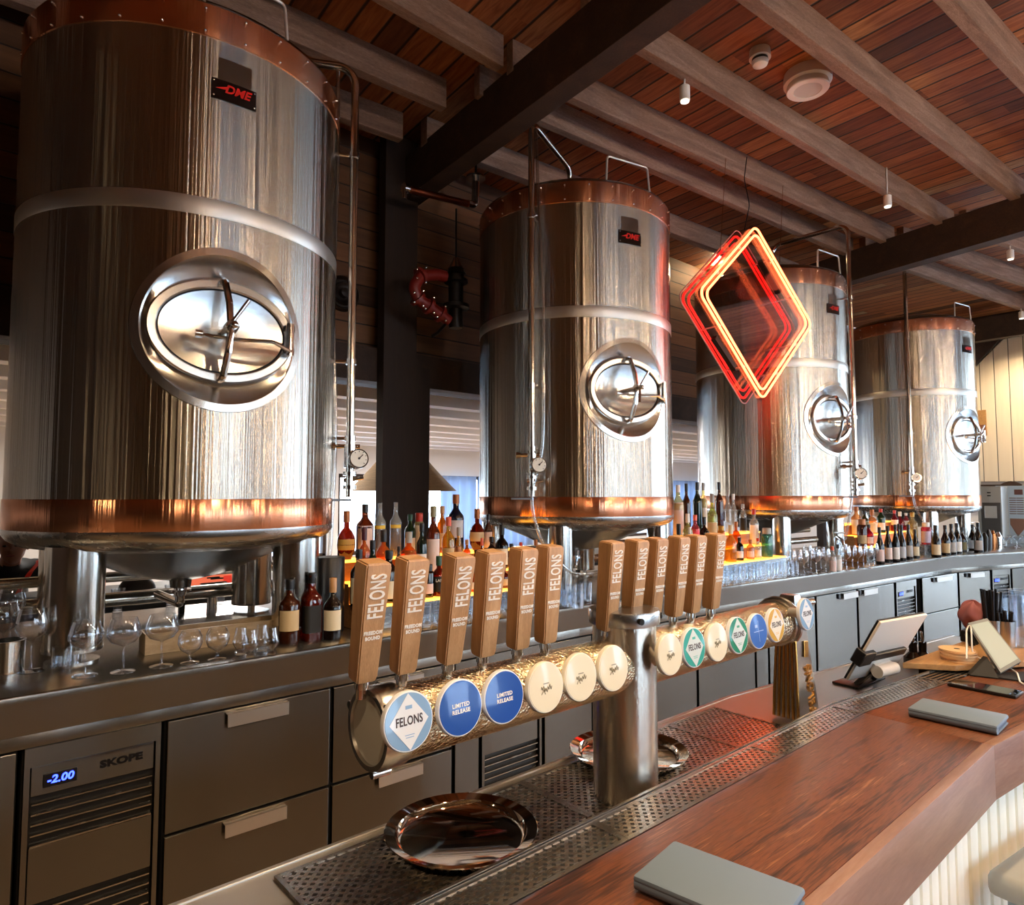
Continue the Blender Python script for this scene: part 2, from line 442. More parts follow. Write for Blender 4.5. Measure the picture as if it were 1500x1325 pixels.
# boarded ceiling (its own axes follow the boards)
cg = MB().box((-6.2, -5.6, 0), (13.6, 5.4, .06))
ce = obj('ceiling', cg, M['ceiling'], None, 0, world=False); ce.location = (0, 0, 4.4); ce.rotation_euler = (0, 0, R(-4.5)); ce['kind'] = 'structure'
dark_wall = siding_mat('dark_wall_boards', [(.2, srgb('#2a1c13')), (.5, srgb('#3d291b')), (.8, srgb('#523925'))], .16, 2)
boxobj('wall_left', (-4.9, -4.7, 0), (-4.75, 4.75, 4.5), dark_wall)
boxobj('wall_back', (-4.8, 4.56, 2.46), (12.75, 4.72, 4.5), M['siding'])
# header beam over the opening and the posts that carry it
def along(name, pts, z0, z1, w, m, label=None, cat=None, side=1, bev=.003, group=None):
    (x0, y0), (x1, y1) = pts
    d = Vector((x1 - x0, y1 - y0, 0)).normalized(); n = Vector((-d.y, d.x, 0)) * w * side
    L = (Vector((x1 - x0, y1 - y0, 0))).length
    X = frame_mat((x0, y0, 0), d, n)
    b = MB().box((0, min(0, w), z0), (L, w, z1), bev=bev) if side > 0 else MB().box((0, 0, z0), (L, w, z1), bev=bev)
    o = obj(name, b, m, None, 0, world=False)
    mm = frame_mat((x0, y0, 0), d, Vector((-d.y, d.x, 0)) * side)
    if side < 0:                                   # keep z up
        mm = Matrix.Translation((x0, y0, 0)) @ Matrix.Rotation(math.atan2(d.y, d.x), 4, 'Z') @ Matrix.Translation((0, -w, 0))
    o.matrix_world = mm; WM[o] = mm
    if cat == 'beam': o['kind'] = 'structure'
    if label: o['label'] = label
    if cat: o['category'] = cat
    if group: o['group'] = group
    return o
along('header_beam', [(-4.6, 4.44), (12.5, 4.44)], 2.46, 2.72, .12, M['beam'], 'dark timber header beam over the opening behind the tanks', 'beam')
pst = boxobj('timber_post', (2.56, 4.34, .0), (2.85, 4.435, 4.38), M['post'], label='thick dark timber post between the first and second tanks'); pst['category'] = 'post'; del pst['kind']
pst = boxobj('timber_post', (2.855, 4.36, .0), (2.99, 4.435, 2.6), M['post'], label='slimmer dark post strapped to the thick post'); pst['category'] = 'post'; del pst['kind']
pst = boxobj('timber_post', (9.9, 4.34, .0), (10.15, 4.435, 4.38), M['post'], label='dark timber post behind the fourth tank'); pst['category'] = 'post'; del pst['kind']
# cross beams
def line_at(y, a, b): return a[0] + (b[0] - a[0]) * (y - a[1]) / (b[1] - a[1])
b1a, b1b = atz(1044, 0, 3.9), atz(645, 279, 3.9)
b2a, b2b = atz(1252, 410, 3.9), atz(1500, 338, 3.9)
along('ceiling_beam', [(line_at(-4.6, b1a, b1b), -4.6), (line_at(4.56, b1a, b1b), 4.56)], 3.9, 4.23, .15, M['beam'], 'dark cross beam passing between the first and second tanks', 'beam')
along('ceiling_beam', [(line_at(-4.6, b2a, b2b) + .15, -4.6), (line_at(4.56, b2a, b2b) + .15, 4.56)], 3.9, 4.23, .15, M['beam'], 'dark cross beam passing between the third and fourth tanks', 'beam')
along('ceiling_beam', [(-2.2, -4.6), (-1.6, 4.56)], 3.9, 4.23, .15, M['beam'], 'dark cross beam at the left end of the ceiling', 'beam')
along('ceiling_beam', [(11.5, -4.6), (12.1, 4.56)], 3.9, 4.23, .16, M['beam'], 'dark cross beam in front of the cream boarded wall', 'beam')
def bx1(y): return line_at(y, b1a, b1b)
def bx2(y): return line_at(y, b2a, b2b)
def joist(p0, p1, x0, x1, w, label, h=.2):
    a, b = atz(*p0, 4.2), atz(*p1, 4.2)
    f = lambda x: a.y + (b.y - a.y) * (x - a.x) / (b.x - a.x)
    return along('ceiling_joist', [(x0, f(x0)), (x1, f(x1))], 4.2, 4.2 + h, w * .72, M['joist'], label, 'joist', side=-1, group='ceiling joists')
mid = [((980, 107.6), (1362, 326), .09, 'ceiling joist over the bar with a small white spotlight at its start'),
       ((830, 150), (1289, 357), .09, 'ceiling joist from which the red neon diamond hangs'),
       ((1080.7, 3.5), (1480, 295), .11, 'thick ceiling joist beside the round white ceiling speaker'),
       ((1365, 0), (1500, 139), .1, 'ceiling joist at the top right corner of the photo'),
       ((790, 185), (1165, 345), .09, 'pale edged ceiling joist just above the second tank')]
for p0, p1, w, lb in mid:
    joist(p0, p1, 2.62, 7.55, w, lb)
for yy, lb in ((.35, 'ceiling joist directly over the wooden bar top'), (-.35, 'ceiling joist over the customer side of the bar'), (-1.05, 'second ceiling joist over the customer side'), (-1.75, 'third ceiling joist over the customer side'), (-2.6, 'ceiling joist near the front windows')):
    along('ceiling_joist', [(2.4, yy + .1), (7.3, yy - .3)], 4.2, 4.4, .1, M['joist'], lb, 'joist', group='ceiling joists')
along('ceiling_joist', [(2.7, 4.0), (7.9, 3.66)], 4.2, 4.4, .09, M['joist'], 'ceiling joist in the dark over the backs of the tanks', 'joist', group='ceiling joists')
for p0, p1, lb in (((600, 33), (699, 90), 'grey worn joist left of the cross beam, nearest the bar'), ((480, 94), (667, 174), 'joist left of the cross beam above the first tank pipe'), ((480, 173.6), (619, 222), 'joist left of the cross beam closest to the back wall')):
    joist(p0, p1, -1.9, 2.55, .1, lb)
for yy, lb in ((1.5, 'joist over the left end of the drip trays'), (.8, 'joist over the left end of the bar top'), (-.3, 'joist over the left customer side')):
    along('ceiling_joist', [(-1.9, yy), (2.4, yy - .15)], 4.2, 4.4, .1, M['joist'], lb, 'joist', group='ceiling joists')
for p0, p1, lb in (((1384, 384), (1498, 420), 'joist beyond the far cross beam, upper of the pair over the fourth tank'), ((1340, 403), (1486, 452), 'joist beyond the far cross beam, lower of the pair over the fourth tank'), ((1458, 358), (1486, 368), 'joist beyond the far cross beam at the right edge of the photo')):
    joist(p0, p1, 7.6, 11.8, .1, lb)
# right end: dark wall with a cream boarded gable in front, cut off at a slant
boxobj('wall_right', (12.62, 1.5, 0), (12.78, 4.75, 4.5), M['white_room'])
mb = MB()
poly = [(1.5, 1.8), (4.4, 1.8), (4.4, 2.2), (2.63, 4.0), (1.5, 4.05)]
b = mb.prism(poly, 0, .05, M=Matrix(((0, 0, 1, 12.5), (1, 0, 0, 0), (0, 1, 0, 0), (0, 0, 0, 1))))
cw = obj('wall_cream', b, siding_mat('cream_gable_boards', [(.2, srgb('#d9cbb3')), (.5, srgb('#e2d5be')), (.8, srgb('#e8dcc8'))], .19, 1), None, 0); cw['kind'] = 'structure'
cw['label'] = 'cream vertical boarded gable wall at the far right'
mb = MB().prism([(4.7, 2.2), (4.7, 4.4), (1.5, 4.4), (1.5, 4.06), (2.6, 4.06), (4.42, 2.2)], 0, .05, M=Matrix(((0, 0, 1, 12.44), (1, 0, 0, 0), (0, 1, 0, 0), (0, 0, 0, 1))))
sf = obj('trim_1', mb, M['beam'], None, 0); sf['kind'] = 'structure'
# daylight side of the room (behind the photographer): a glazed front and a tall glazed end
def glazed(i, axis, c, a0, a1, z0, z1, nm):
    """window filling an opening: frame with mullions and a pane"""
    f = MB(); t = .05
    def bx(u0, u1, w0, w1, th=t):
        if axis == 'y': f.box((u0, c - th, w0), (u1, c + th, w1))
        else: f.box((c - th, u0, w0), (c + th, u1, w1))
    bx(a0, a0 + .06, z0, z1); bx(a1 - .06, a1, z0, z1); bx(a0, a1, z0, z0 + .07); bx(a0, a1, z1 - .07, z1)
    for k in range(1, nm + 1):
        u = a0 + (a1 - a0) * k / (nm + 1) + (.06 if k % 2 else -.04); w = (.025, .05, .035)[k % 3]
        bx(u - w, u + w, z0, z1, .03)
    fr = struct('window_%d' % i, f, M['beam'], None, 0)
    p = MB()
    if axis == 'y': p.box((a0 + .03, c - .004, z0 + .03), (a1 - .03, c + .004, z1 - .03))
    else: p.box((c - .004, a0 + .03, z0 + .03), (c + .004, a1 - .03, z1 - .03))
    obj('pane', p, M['pane'], fr, 0)
    return fr
WIN = [(.75, 1.75, 2), (2.0, 2.55, 0), (2.95, 3.9, 3), (4.1, 5.0, 1), (5.5, 6.2, 2), (6.45, 7.6, 4), (8.0, 8.7, 1), (8.9, 10.0, 3), (10.3, 10.8, 0), (11.05, 12.2, 4)]
wf = MB(); zlo, zhi = .25, 3.0
xs = [-4.8] + [v for w in WIN for v in w[:2]] + [12.75]
for k in range(0, len(xs), 2): wf.box((xs[k], -4.7, 0), (xs[k + 1], -4.5, 4.5))
for a, b_, n in WIN:
    wf.box((a, -4.7, 0), (b_, -4.5, zlo)); wf.box((a, -4.7, zhi), (b_, -4.5, 4.5))
struct('wall_front', wf, dark_wall, None, 0)
for i, (a, b_, n) in enumerate(WIN): glazed(i + 1, 'y', -4.6, a, b_, zlo, zhi, n)
we = MB(); 
for y0, y1 in ((-4.7, -3.9), (-1.5, -1.1), (1.2, 1.5)): we.box((12.62, y0, 0), (12.78, y1, 4.5))
for y0, y1 in ((-3.9, -1.5), (-1.1, 1.2)): we.box((12.62, y0, 0), (12.78, y1, .2)); we.box((12.62, y0, 3.7), (12.78, y1, 4.5))
struct('wall_end', we, dark_wall, None, 0)
glazed(11, 'x', 12.7, -3.9, -1.5, .2, 3.7, 4); glazed(12, 'x', 12.7, -1.1, 1.2, .2, 3.7, 3)
# rear room seen through the opening
boxobj('ceiling_rear', (-4.8, 4.72, 2.66), (18, 11.4, 2.76), M['white_room'])
boxobj('floor_rear', (12.8, 4.7, -.1), (18, 11.4, 0), floor_m)
for k in range(8):
    bb = boxobj('ceiling_rafter', (-4.6, 5.35 + k * .74, 2.47), (17.8, 5.52 + k * .74, 2.66), M['white_room'])
    bb['label'] = '%s white rafter back from the opening in the rear room ceiling' % ordinal(k); bb['category'] = 'rafter'; bb['group'] = 'white rafters of the rear room'
rw = MB(); RX = [(3.2, 5.4), (5.6, 7.3), (7.5, 10.2), (12.8, 15.2), (15.4, 17.6)]
xs = [-4.8] + [v for w in RX for v in w] + [18]
for k in range(0, len(xs), 2): rw.box((xs[k], 11.0, 0), (xs[k + 1], 11.2, 2.7))
for a, b_ in RX: rw.box((a, 11.0, 0), (b_, 11.2, .5)); rw.box((a, 11.0, 1.97), (b_, 11.2, 2.7))
struct('wall_rear', rw, M['white_room'], None, 0)
for i, (a, b_) in enumerate(RX): glazed(13 + i, 'y', 11.1, a, b_, .5, 1.97, 1)
boxobj('wall_rear_left', (-4.9, 4.75, 0), (-4.75, 11.2, 2.7), M['white_room'])
boxobj('wall_rear_right', (17.9, 4.75, 0), (18.05, 11.2, 2.7), M['white_room'])
boxobj('wall_rear_end', (12.78, 4.6, 0), (18, 4.72, 2.7), M['white_room'])
def curtain(x0, x1, label):
    g = []; n = int((x1 - x0) / .022)
    for z in (.35, 1.2, 1.96):
        g.append([(x0 + (x1 - x0) * k / n, 10.9 + .045 * math.sin(k * .62 + .5 * math.sin(k * .13)), z) for k in range(n + 1)])
    b = MB().patch(g); bmesh.ops.solidify(b.b, geom=b.b.faces[:], thickness=.006)
    tag(obj('curtain', b, M['curtain'], None, 60), label, 'curtain', 'curtains of the rear room')
curtain(7.75, 8.62, 'pale curtain bunched beside the wicker lamp shade in the rear room')
curtain(8.7, 10.3, 'wide pale curtain just left of the second tank in the rear room')
curtain(15.0, 17.5, 'pale curtain seen in the gap between the second and third tanks')
for k, (px, py) in enumerate(((504, 638), (655, 662))):
    c = atz(px, py, 2.49)
    b = MB().cyl((c.x, c.y, 2.50), (c.x, c.y, 2.46), .08, seg=20)
    dl = thing('downlight', ['warm recessed downlight behind the first tank pipe', 'warm recessed downlight above the wicker lamp shade'][k], 'ceiling light', (c.x, c.y, 2.46), group='rear room downlights')
    obj('housing', b, M['white'], dl); obj('lens', MB().cyl((c.x, c.y, 2.461), (c.x, c.y, 2.455), .06, seg=20), glow('warm_lens', '#ffd9a0', 8), dl)
# ground outside and daylight
gr = MB().box((-60, -60, -.6), (70, 60, -.5)); struct('ground', gr, flat('pale_paving', '#c4c5c4', .8), None, 0)
w = bpy.data.worlds.new('World'); SC.world = w; w.use_nodes = True
nt = w.node_tree; nt.nodes.clear()
o = nt.nodes.new('ShaderNodeOutputWorld'); bg = nt.nodes.new('ShaderNodeBackground'); tc = nt.nodes.new('ShaderNodeTexCoord'); sp = nt.nodes.new('ShaderNodeSeparateXYZ'); rp = nt.nodes.new('ShaderNodeValToRGB')
nt.links.new(tc.outputs['Generated'], sp.inputs[0]); nt.links.new(sp.outputs[2], rp.inputs[0]); nt.links.new(rp.outputs[0], bg.inputs[0]); nt.links.new(bg.outputs[0], o.inputs[0])
rp.color_ramp.elements[0].position = 0.0; rp.color_ramp.elements[0].color = (.95, .97, 1.0, 1); rp.color_ramp.elements[1].position = .6; rp.color_ramp.elements[1].color = (.55, .72, 1.0, 1)
bg.inputs[1].default_value = SKY = 8.6
def area(name, loc, rot, sx, sy, power=0, col=(1, 1, 1), portal=False):
    l = bpy.data.lights.new(name, 'AREA'); l.shape = 'RECTANGLE'; l.size = sx; l.size_y = sy; l.energy = power; l.color = col
    l.cycles.is_portal = portal
    o = bpy.data.objects.new(name, l); COL.objects.link(o); o.location = loc; o.rotation_euler = rot; return o
for a, b_, n in WIN: area('window_portal', ((a + b_) / 2, -4.75, (zlo + zhi) / 2), (R(90), 0, 0), b_ - a, zhi - zlo, 1, portal=True)
area('window_portal', (12.85, -2.7, 1.95), (R(90), 0, R(90)), 2.4, 3.5, 1, portal=True); area('window_portal', (12.85, .05, 1.95), (R(90), 0, R(90)), 2.3, 3.5, 1, portal=True)
for a, b_ in RX: area('window_portal', ((a + b_) / 2, 11.25, 1.23), (R(-90), 0, 0), b_ - a, 1.47, 1, portal=True)
# camera
cd = bpy.data.cameras.new('Camera'); cd.sensor_width = 36; cd.sensor_fit = 'HORIZONTAL'; cd.lens = FPX / 1500 * 36; cd.clip_start = .02
co = bpy.data.objects.new('Camera', cd); COL.objects.link(co)
mm = Matrix.Identity(4)
for i in range(3): mm[i][0], mm[i][1], mm[i][2], mm[i][3] = RT[i], UPV[i], -FW[i], CAM[i]
co.matrix_world = mm; SC.camera = co
SC.view_settings.view_transform = 'Standard'; SC.view_settings.look = 'None'; SC.view_settings.gamma = 1; SC.view_settings.use_curve_mapping = False
SC.view_settings.exposure = EXPOSURE = 0.85
SC.cycles.use_denoising = True; SC.cycles.use_adaptive_sampling = False; SC.cycles.max_bounces = 14; SC.cycles.transparent_max_bounces = 24; SC.cycles.glossy_bounces = 6; SC.cycles.diffuse_bounces = 5; SC.cycles.transmission_bounces = 10
SC.cycles.sample_clamp_indirect = 6.0; SC.cycles.caustics_refractive = False; SC.cycles.caustics_reflective = False; SC.cycles.blur_glossy = .5
# ceiling fittings
def spot(px, py, label, on=False, xy=None, power=30, aim=None):
    if xy is None:
        p = atz(px, py, 4.12); x, y = p.x, p.y
    else: x, y = xy
    t = thing('ceiling_spotlight', label, 'spotlight', (x, y, 4.05), 0, 'small ceiling spotlights')
    obj('body', MB().lathe([(.03, 0), (.032, .004), (.032, .09), (.02, .1)], 20, (x, y, 4.06)), M['white'], t)
    obj('stem', MB().cyl((x, y, 4.155), (x, y, 4.41), .006, seg=8), M['white'], t)
    obj('lens', MB().cyl((x, y, 4.059), (x, y, 4.052), .026, seg=20), glow('spot_lens', '#ffdca8', 40.0) if on else glow('spot_lens_dim', '#fff4e2', 1.2), t)
    if on:
        l = bpy.data.lights.new('spot_beam', 'SPOT'); l.energy = power; l.color = (1, .72, .42); l.spot_size = R(95); l.spot_blend = .6; l.shadow_soft_size = .03
        lo = bpy.data.objects.new('spot_beam', l); COL.objects.link(lo); lo.location = (x, y, 4.045)
        if aim: lo.rotation_euler = (Vector(aim) - Vector((x, y, 4.045))).to_track_quat('-Z', 'Y').to_euler()
    return t
spot(1003, 134, 'white spotlight under the joist nearest the smoke detector')
spot(1300, 292, 'white spotlight under the joist in front of the far cross beam')
spot(1480, 371, 'white spotlight beyond the far cross beam, upper one')
spot(1496, 460, 'white spotlight beyond the far cross beam, lower one')
for x, y, lb, pw, aim in ((1.45, .45, 'lit spotlight over the near tap tower', 150, (.8, .85, 1.2)), (3.6, .25, 'lit spotlight over the middle of the bar', 70, (2.6, 1.0, 1.0)), (5.9, .1, 'lit spotlight over the far end of the bar', 60, (5.5, 2.0, 1.0)),
                     (8.6, .4, 'lit spotlight at the far right of the bar', 60, (9.2, 1.9, 1.0)), (-2.6, 1.9, 'lit spotlight at the far left of the ceiling', 80, (-1.6, 2.0, 0)), (-.6, -1.2, 'lit spotlight over the customers on the left', 110, (.5, .2, 0))):
    spot(0, 0, lb, True, (x, y), pw, aim)
p = atz(1113, 78, 4.38); t = thing('smoke_detector', 'white smoke detector on the ceiling boards beside the round ceiling speaker', 'smoke detector', (p.x, p.y, 4.29))
obj('base', MB().cyl((p.x, p.y, 4.4), (p.x, p.y, 4.345), .062, .066, 28), M['white'], t)
obj('slot_ring', MB().cyl((p.x, p.y, 4.345), (p.x, p.y, 4.33), .048, .05, 28), M['black'], t)
obj('cap', MB().lathe([(.05, .036), (.05, .025), (.044, .01), (.02, 0)], 28, (p.x, p.y, 4.292)), M['white'], t)
p = atz(1183, 122, 4.33); t = thing('ceiling_speaker', 'round white ceiling speaker with a stepped rim next to the thick joist', 'ceiling speaker', (p.x, p.y, 4.28))
obj('housing', MB().lathe([(.145, .12), (.15, .09), (.15, .05), (.14, .042)], 40, (p.x, p.y, 4.28)), M['white'], t)
obj('rim', MB().lathe([(.125, .05), (.133, .02), (.133, .005), (.128, 0), (.088, 0), (.085, .006)], 40, (p.x, p.y, 4.28)), M['white'], t)
obj('grille', MB().cyl((p.x, p.y, 4.287), (p.x, p.y, 4.283), .086, seg=40), flat('speaker_grille', '#c9c8c4', .7), t)

# posts and a rail added outside, out of view, to streak the steel's reflections
for k, x_ in enumerate((.2, 1.6, 2.1, 3.1, 4.9, 5.3, 6.8, 8.3, 8.9, 10.4, 11.3, 12.9, 14.5)):
    o_ = boxobj('added_streak_post', (x_, -6.6 - .2 * (k % 3), -.5), (x_ + (.1, .22, .14)[k % 3], -6.45 - .2 * (k % 3), 3.6), M['post']); o_['label'] = '%s added post from the left outside the front windows, streaking reflections' % ordinal(k); o_['category'] = 'post'
for k, y_ in enumerate((-3.4, -2.9, -2.0, -.6, .3, .9)):
    o_ = boxobj('added_streak_post', (14.2 + .3 * (k % 2), y_, -.5), (14.34 + .3 * (k % 2), y_ + (.1, .2, .14)[k % 3], 4.2), M['post']); o_['label'] = '%s added post outside the tall end windows, streaking reflections' % ordinal(k); o_['category'] = 'post'
boxobj('added_streak_rail', (-2, -6.35, .45), (14, -6.28, .55), M['post'])
# ------------------------------------------------------------------ the four serving tanks
TR = .70
TANKS = [dict(c=(.962, 3.50), man=-94.0, pipe=530, pz=3.88, legr=.21 / 2, la=-158, side='right'),
         dict(c=(3.605, 3.377), man=-106.0, pipe=779, pz=4.03, legr=.08, la=-146, side='left'),
         dict(c=(6.28, 3.24), man=-101.0, pipe=1250, pz=4.08, legr=.08, la=-150, side='right'),
         dict(c=(9.20, 2.93), man=-104.0, pipe=1333, pz=4.2, legr=.08, la=-150, side='left')]
CTOP = .95
which = ['first and largest looking tank on the left', 'second tank from the left', 'third tank behind the neon diamond', 'fourth tank at the far right']
for ti, T in enumerate(TANKS):
    cx, cy = T['c']; C3 = Vector((cx, cy, 0))
    lab = ['tall brushed steel beer tank with copper bands, nearest and largest, at the left',
           'tall brushed steel beer tank with copper bands, second in line, beside the copper drain pipe',
           'tall brushed steel beer tank with copper bands, behind the red neon diamond',
           'tall brushed steel beer tank with copper bands, farthest, beside the cream boarded wall'][ti]
    t = thing('beer_tank', lab, 'beer tank', (cx, cy, CTOP), group='steel beer tanks')
    def pol(r, a, z): return Vector((cx + r * math.cos(a), cy + r * math.sin(a), z))
    # shell with domed top
    prof = [(TR, 1.59), (TR, 1.8)] + [(TR, 1.94 + k * .0138) for k in range(51)] + [(TR, 2.75), (TR, 3.1), (TR, 3.50)]
    sb = MB().lathe(prof, 288, (cx, cy, 0), cap0=False, cap1=False)
    amn = R(T['man']); un = Vector((-math.sin(amn), math.cos(amn), 0)); nn_ = Vector((math.cos(amn), math.sin(amn), 0))
    hole = []
    for f in sb.b.faces:
        q_ = f.calc_center_median() - Vector((cx, cy, 2.285))
        if q_.dot(nn_) > 0 and math.hypot(q_.dot(un), q_.z) < .318: hole.append(f)
    bmesh.ops.delete(sb.b, geom=hole, context='FACES')
    obj('shell', sb, M['tank'], t, 60)
    obj('dome', MB().lathe([(TR, 3.635), (TR - .012, 3.66), (.60, 3.705), (.45, 3.75), (.28, 3.785), (.16, 3.80), (.155, 3.83), (.15, 3.83), (.0001, 3.84)], 96, (cx, cy, 0), cap0=False, cap1=False), M['tank_under'], t, 50)
    up = obj('copper_top_band', MB().lathe([(TR, 3.498), (TR + .005, 3.50), (TR + .005, 3.632), (TR - .004, 3.642)], 128, (cx, cy, 0), cap0=False, cap1=False), M['copper'], t, 60, label='copper band round the top')
    rv = MB()
    for k in range(28):
        a = 2 * PI * k / 28
        for z in (3.52, 3.615): rv.sphere(pol(TR + .006, a, z), .006, 8, 6)
    obj('rivets', rv, M['chrome'], up)
    obj('weld_band', MB().lathe([(TR, 2.745), (TR + .003, 2.75), (TR + .003, 2.815), (TR, 2.82)], 128, (cx, cy, 0), cap0=False, cap1=False), M['tank_satin'], t, 60)
    lo = obj('copper_lower_band', MB().lathe([(TR, 1.468), (TR + .005, 1.472), (TR + .005, 1.592), (TR, 1.596)], 128, (cx, cy, 0), cap0=False, cap1=False), M['copper'], t, 60, label='copper band round the bottom')
    obj('bottom_rim', MB().lathe([(TR - .16, 1.375), (TR - .06, 1.395), (TR - .015, 1.42), (TR + .004, 1.447), (TR + .003, 1.472)], 96, (cx, cy, 0), cap0=False, cap1=False), M['counter'], t, 60)
    obj('cone_bottom', MB().lathe([(.55, 1.378), (.40, 1.32), (.22, 1.24), (.09, 1.21), (.05, 1.205), (.045, 1.17), (.0001, 1.17)], 64, (cx, cy, 0), cap0=False, cap1=False), M['tank_under'], t, 50)
    # legs
    for k in range(4):
        a = R((-146, -48 if ti == 0 else -44, 36, 136)[k]); r = .58 if ti == 0 else .60
        p = pol(r, a, 0); lr = T['legr']
        leg = obj('leg', MB().cyl((p.x, p.y, 1.012), (p.x, p.y, 1.41), lr, seg=40), M['pipe'], t)
        obj('foot', MB().cyl((p.x, p.y, CTOP), (p.x, p.y, .962), lr * .9, seg=28).cyl((p.x, p.y, .96), (p.x, p.y, 1.015), .02, seg=12).lathe([(lr * 1.0, 1.0), (lr * 1.02, 1.012)], 28, (p.x, p.y, 0)), M['collar'], leg)
    # manway: local frame u (sideways), n (outward), z up
    am = R(T['man']); n = Vector((math.cos(am), math.sin(am), 0)); u = Vector((-n.y, n.x, 0)); MZ = 2.285
    def mp(a, b, d): return Vector((cx, cy, MZ)) + u * a + Vector((0, 0, b)) + n * d
    def surf(rad, off, ph):
        a, b = rad * math.cos(ph), rad * math.sin(ph); return mp(a, b, math.sqrt(TR * TR - a * a) + off)
    def oval(a, b, d, ph): return mp(a * math.cos(ph), b * math.sin(ph), d)
    NP = 72; PH = [2 * PI * k / NP for k in range(NP)]
    D0 = TR - .035
    coll = MB().ring_loft([[surf(.338, .000, p) for p in PH], [surf(.336, .007, p) for p in PH], [surf(.306, .008, p) for p in PH],
                           [oval(.300, .262, TR - .028, p) if False else surf(.300, .001, p).lerp(oval(.292, .25, D0 - .004, p), .12) for p in PH],
                           [surf(.300, .001, p).lerp(oval(.287, .225, D0 - .012, p), .62) for p in PH], [oval(.287, .212, D0 - .014, p) for p in PH]], False, False)
    mw = obj('manway', coll, M['collar'], t, 28, label='round steel manway with an oval door')
    fl = MB().ring_loft([[oval(.289, .214, D0 - .03, p) for p in PH], [oval(.289, .214, D0 + .006, p) for p in PH], [oval(.283, .208, D0 + .012, p) for p in PH],
                         [oval(.256, .181, D0 + .012, p) for p in PH], [oval(.250, .175, D0 + .006, p) for p in PH], [oval(.249, .174, D0 - .02, p) for p in PH]], False, False)
    obj('flange', fl, M['collar'], mw, 35)
    obj('gasket', MB().ring_loft([[oval(.2495, .1745, D0 - .004, p) for p in PH], [oval(.243, .168, D0 - .003, p) for p in PH]], False, False), M['black_soft'], mw)
    rings = []
    for k in range(9):
        s = 1 - k / 9; rings.append([oval(.2435 * s, .1685 * s, D0 + .002 - .028 * (1 - s * s), p) for p in PH])
    rings.append([oval(.002, .002, D0 - .026, p) for p in PH])
    obj('manway_door', MB().ring_loft(rings, False, True), M['collar'], mw, 60)
    hw = MB()                                                       # bowed cross bar, hub and T handle
    pts = [mp(-.012, .205, D0 + .02), mp(-.01, .2, D0 + .05), mp(0, .1, D0 + .085), mp(.004, 0, D0 + .1), mp(0, -.1, D0 + .085), mp(-.01, -.2, D0 + .05), mp(-.012, -.205, D0 + .02)]
    pts = fillet(pts, .03)
    b = MB().tube(pts, .0145, 8)
    for v in b.b.verts: pass
    obj('cross_bar', b, M['chrome'], mw)
    hub = MB().cyl(mp(.004, 0, D0 - .02), mp(.004, 0, D0 + .15), .016, seg=16).cyl(mp(.004, 0, D0 + .085), mp(.004, 0, D0 + .125), .028, seg=6).sphere(mp(.004, 0, D0 + .152), .017, 12, 8)
    hub.cyl(mp(-.01, -.003, D0 + .14), mp(.055, .105, D0 + .16), .0085, seg=10).cyl(mp(-.0, .003, D0 + .14), mp(-.022, -.10, D0 + .16), .0085, seg=10)
    obj('hub_handle', hub, M['chrome'], mw)
    hg = MB().cyl(mp(.262, -.075, D0 + .045), mp(.262, .065, D0 + .045), .016, seg=14).box((-.02, -.012, 0), (.02, .012, .045), M=frame_mat(mp(.262, -.055, D0), u, (0, 0, 1))).box((-.02, -.012, 0), (.02, .012, .045), M=frame_mat(mp(.262, .045, D0), u, (0, 0, 1)))
    hg.tube(fillet([mp(-.115, -.03, D0 + .05), mp(-.05, -.035, D0 + .055), mp(.05, -.04, D0 + .075), mp(.17, -.035, D0 + .1), mp(.262, -.058, D0 + .06), mp(.262, -.058, D0 + .04)], .04), .008, 8)
    hg.cyl(mp(-.118, -.03, D0 + .05), mp(-.092, -.031, D0 + .052), .017, seg=12)
    obj('hinge_arm', hg, M['chrome'], mw)
    # name plates
    def curved(a0, a1, z0, z1, off, nseg=8):
        g = [[pol(TR + off, a0 + (a1 - a0) * k / nseg, z) for k in range(nseg + 1)] for z in (z0, z1)]
        b = MB().patch(g); bmesh.ops.solidify(b.b, geom=b.b.faces[:], thickness=.003); return b
    ap = R(T['man'] + .8); hwid = .09 / TR
    obj('data_plate', curved(ap - hwid * .72, ap + hwid * .78, 3.325, 3.425, .003), M['collar'], t)
    npl = obj('name_plate', curved(ap - hwid, ap + hwid, 3.245, 3.33, .005), flat('plate_black', '#241512', .3, coat=.5), t, label='black name plate with red lettering')
    lt = MB()
    lt.mesh(text_mesh('DME', .050, .0008, 1.0, .3, .0015, 1.0), frame_mat(pol(TR + .0095, ap, 3.293), (-math.sin(ap), math.cos(ap), 0), (0, 0, 1)) @ Matrix.Translation((.010, 0, 0)))
    lt.prism([(-.075, -.004), (-.03, .014), (-.03, .002), (-.045, -.002)], 0, .001, M=frame_mat(pol(TR + .0088, ap, 3.29), (-math.sin(ap), math.cos(ap), 0), (0, 0, 1)))
    obj('lettering', lt, flat('plate_red', '#e0241c', .4), npl, 0)
    sc = MB()
    for sa in (-1, 1):
        for z in (3.256, 3.319): sc.sphere(pol(TR + .009, ap + sa * hwid * .9, z), .004, 8, 6)
    obj('screws', sc, M['chrome'], npl)
    # lifting loop on the top rim
    ah = R(T['man'] + (3 if ti else 6)); hs = .19 / TR
    obj('rail_loop', MB().tube(fillet([pol(TR - .02, ah - hs, 3.645), pol(TR - .03, ah - hs * .93, 3.83), pol(TR - .03, ah + hs * .93, 3.83), pol(TR - .02, ah + hs, 3.645)], .025), .0075, 10), M['white_rod'], t)
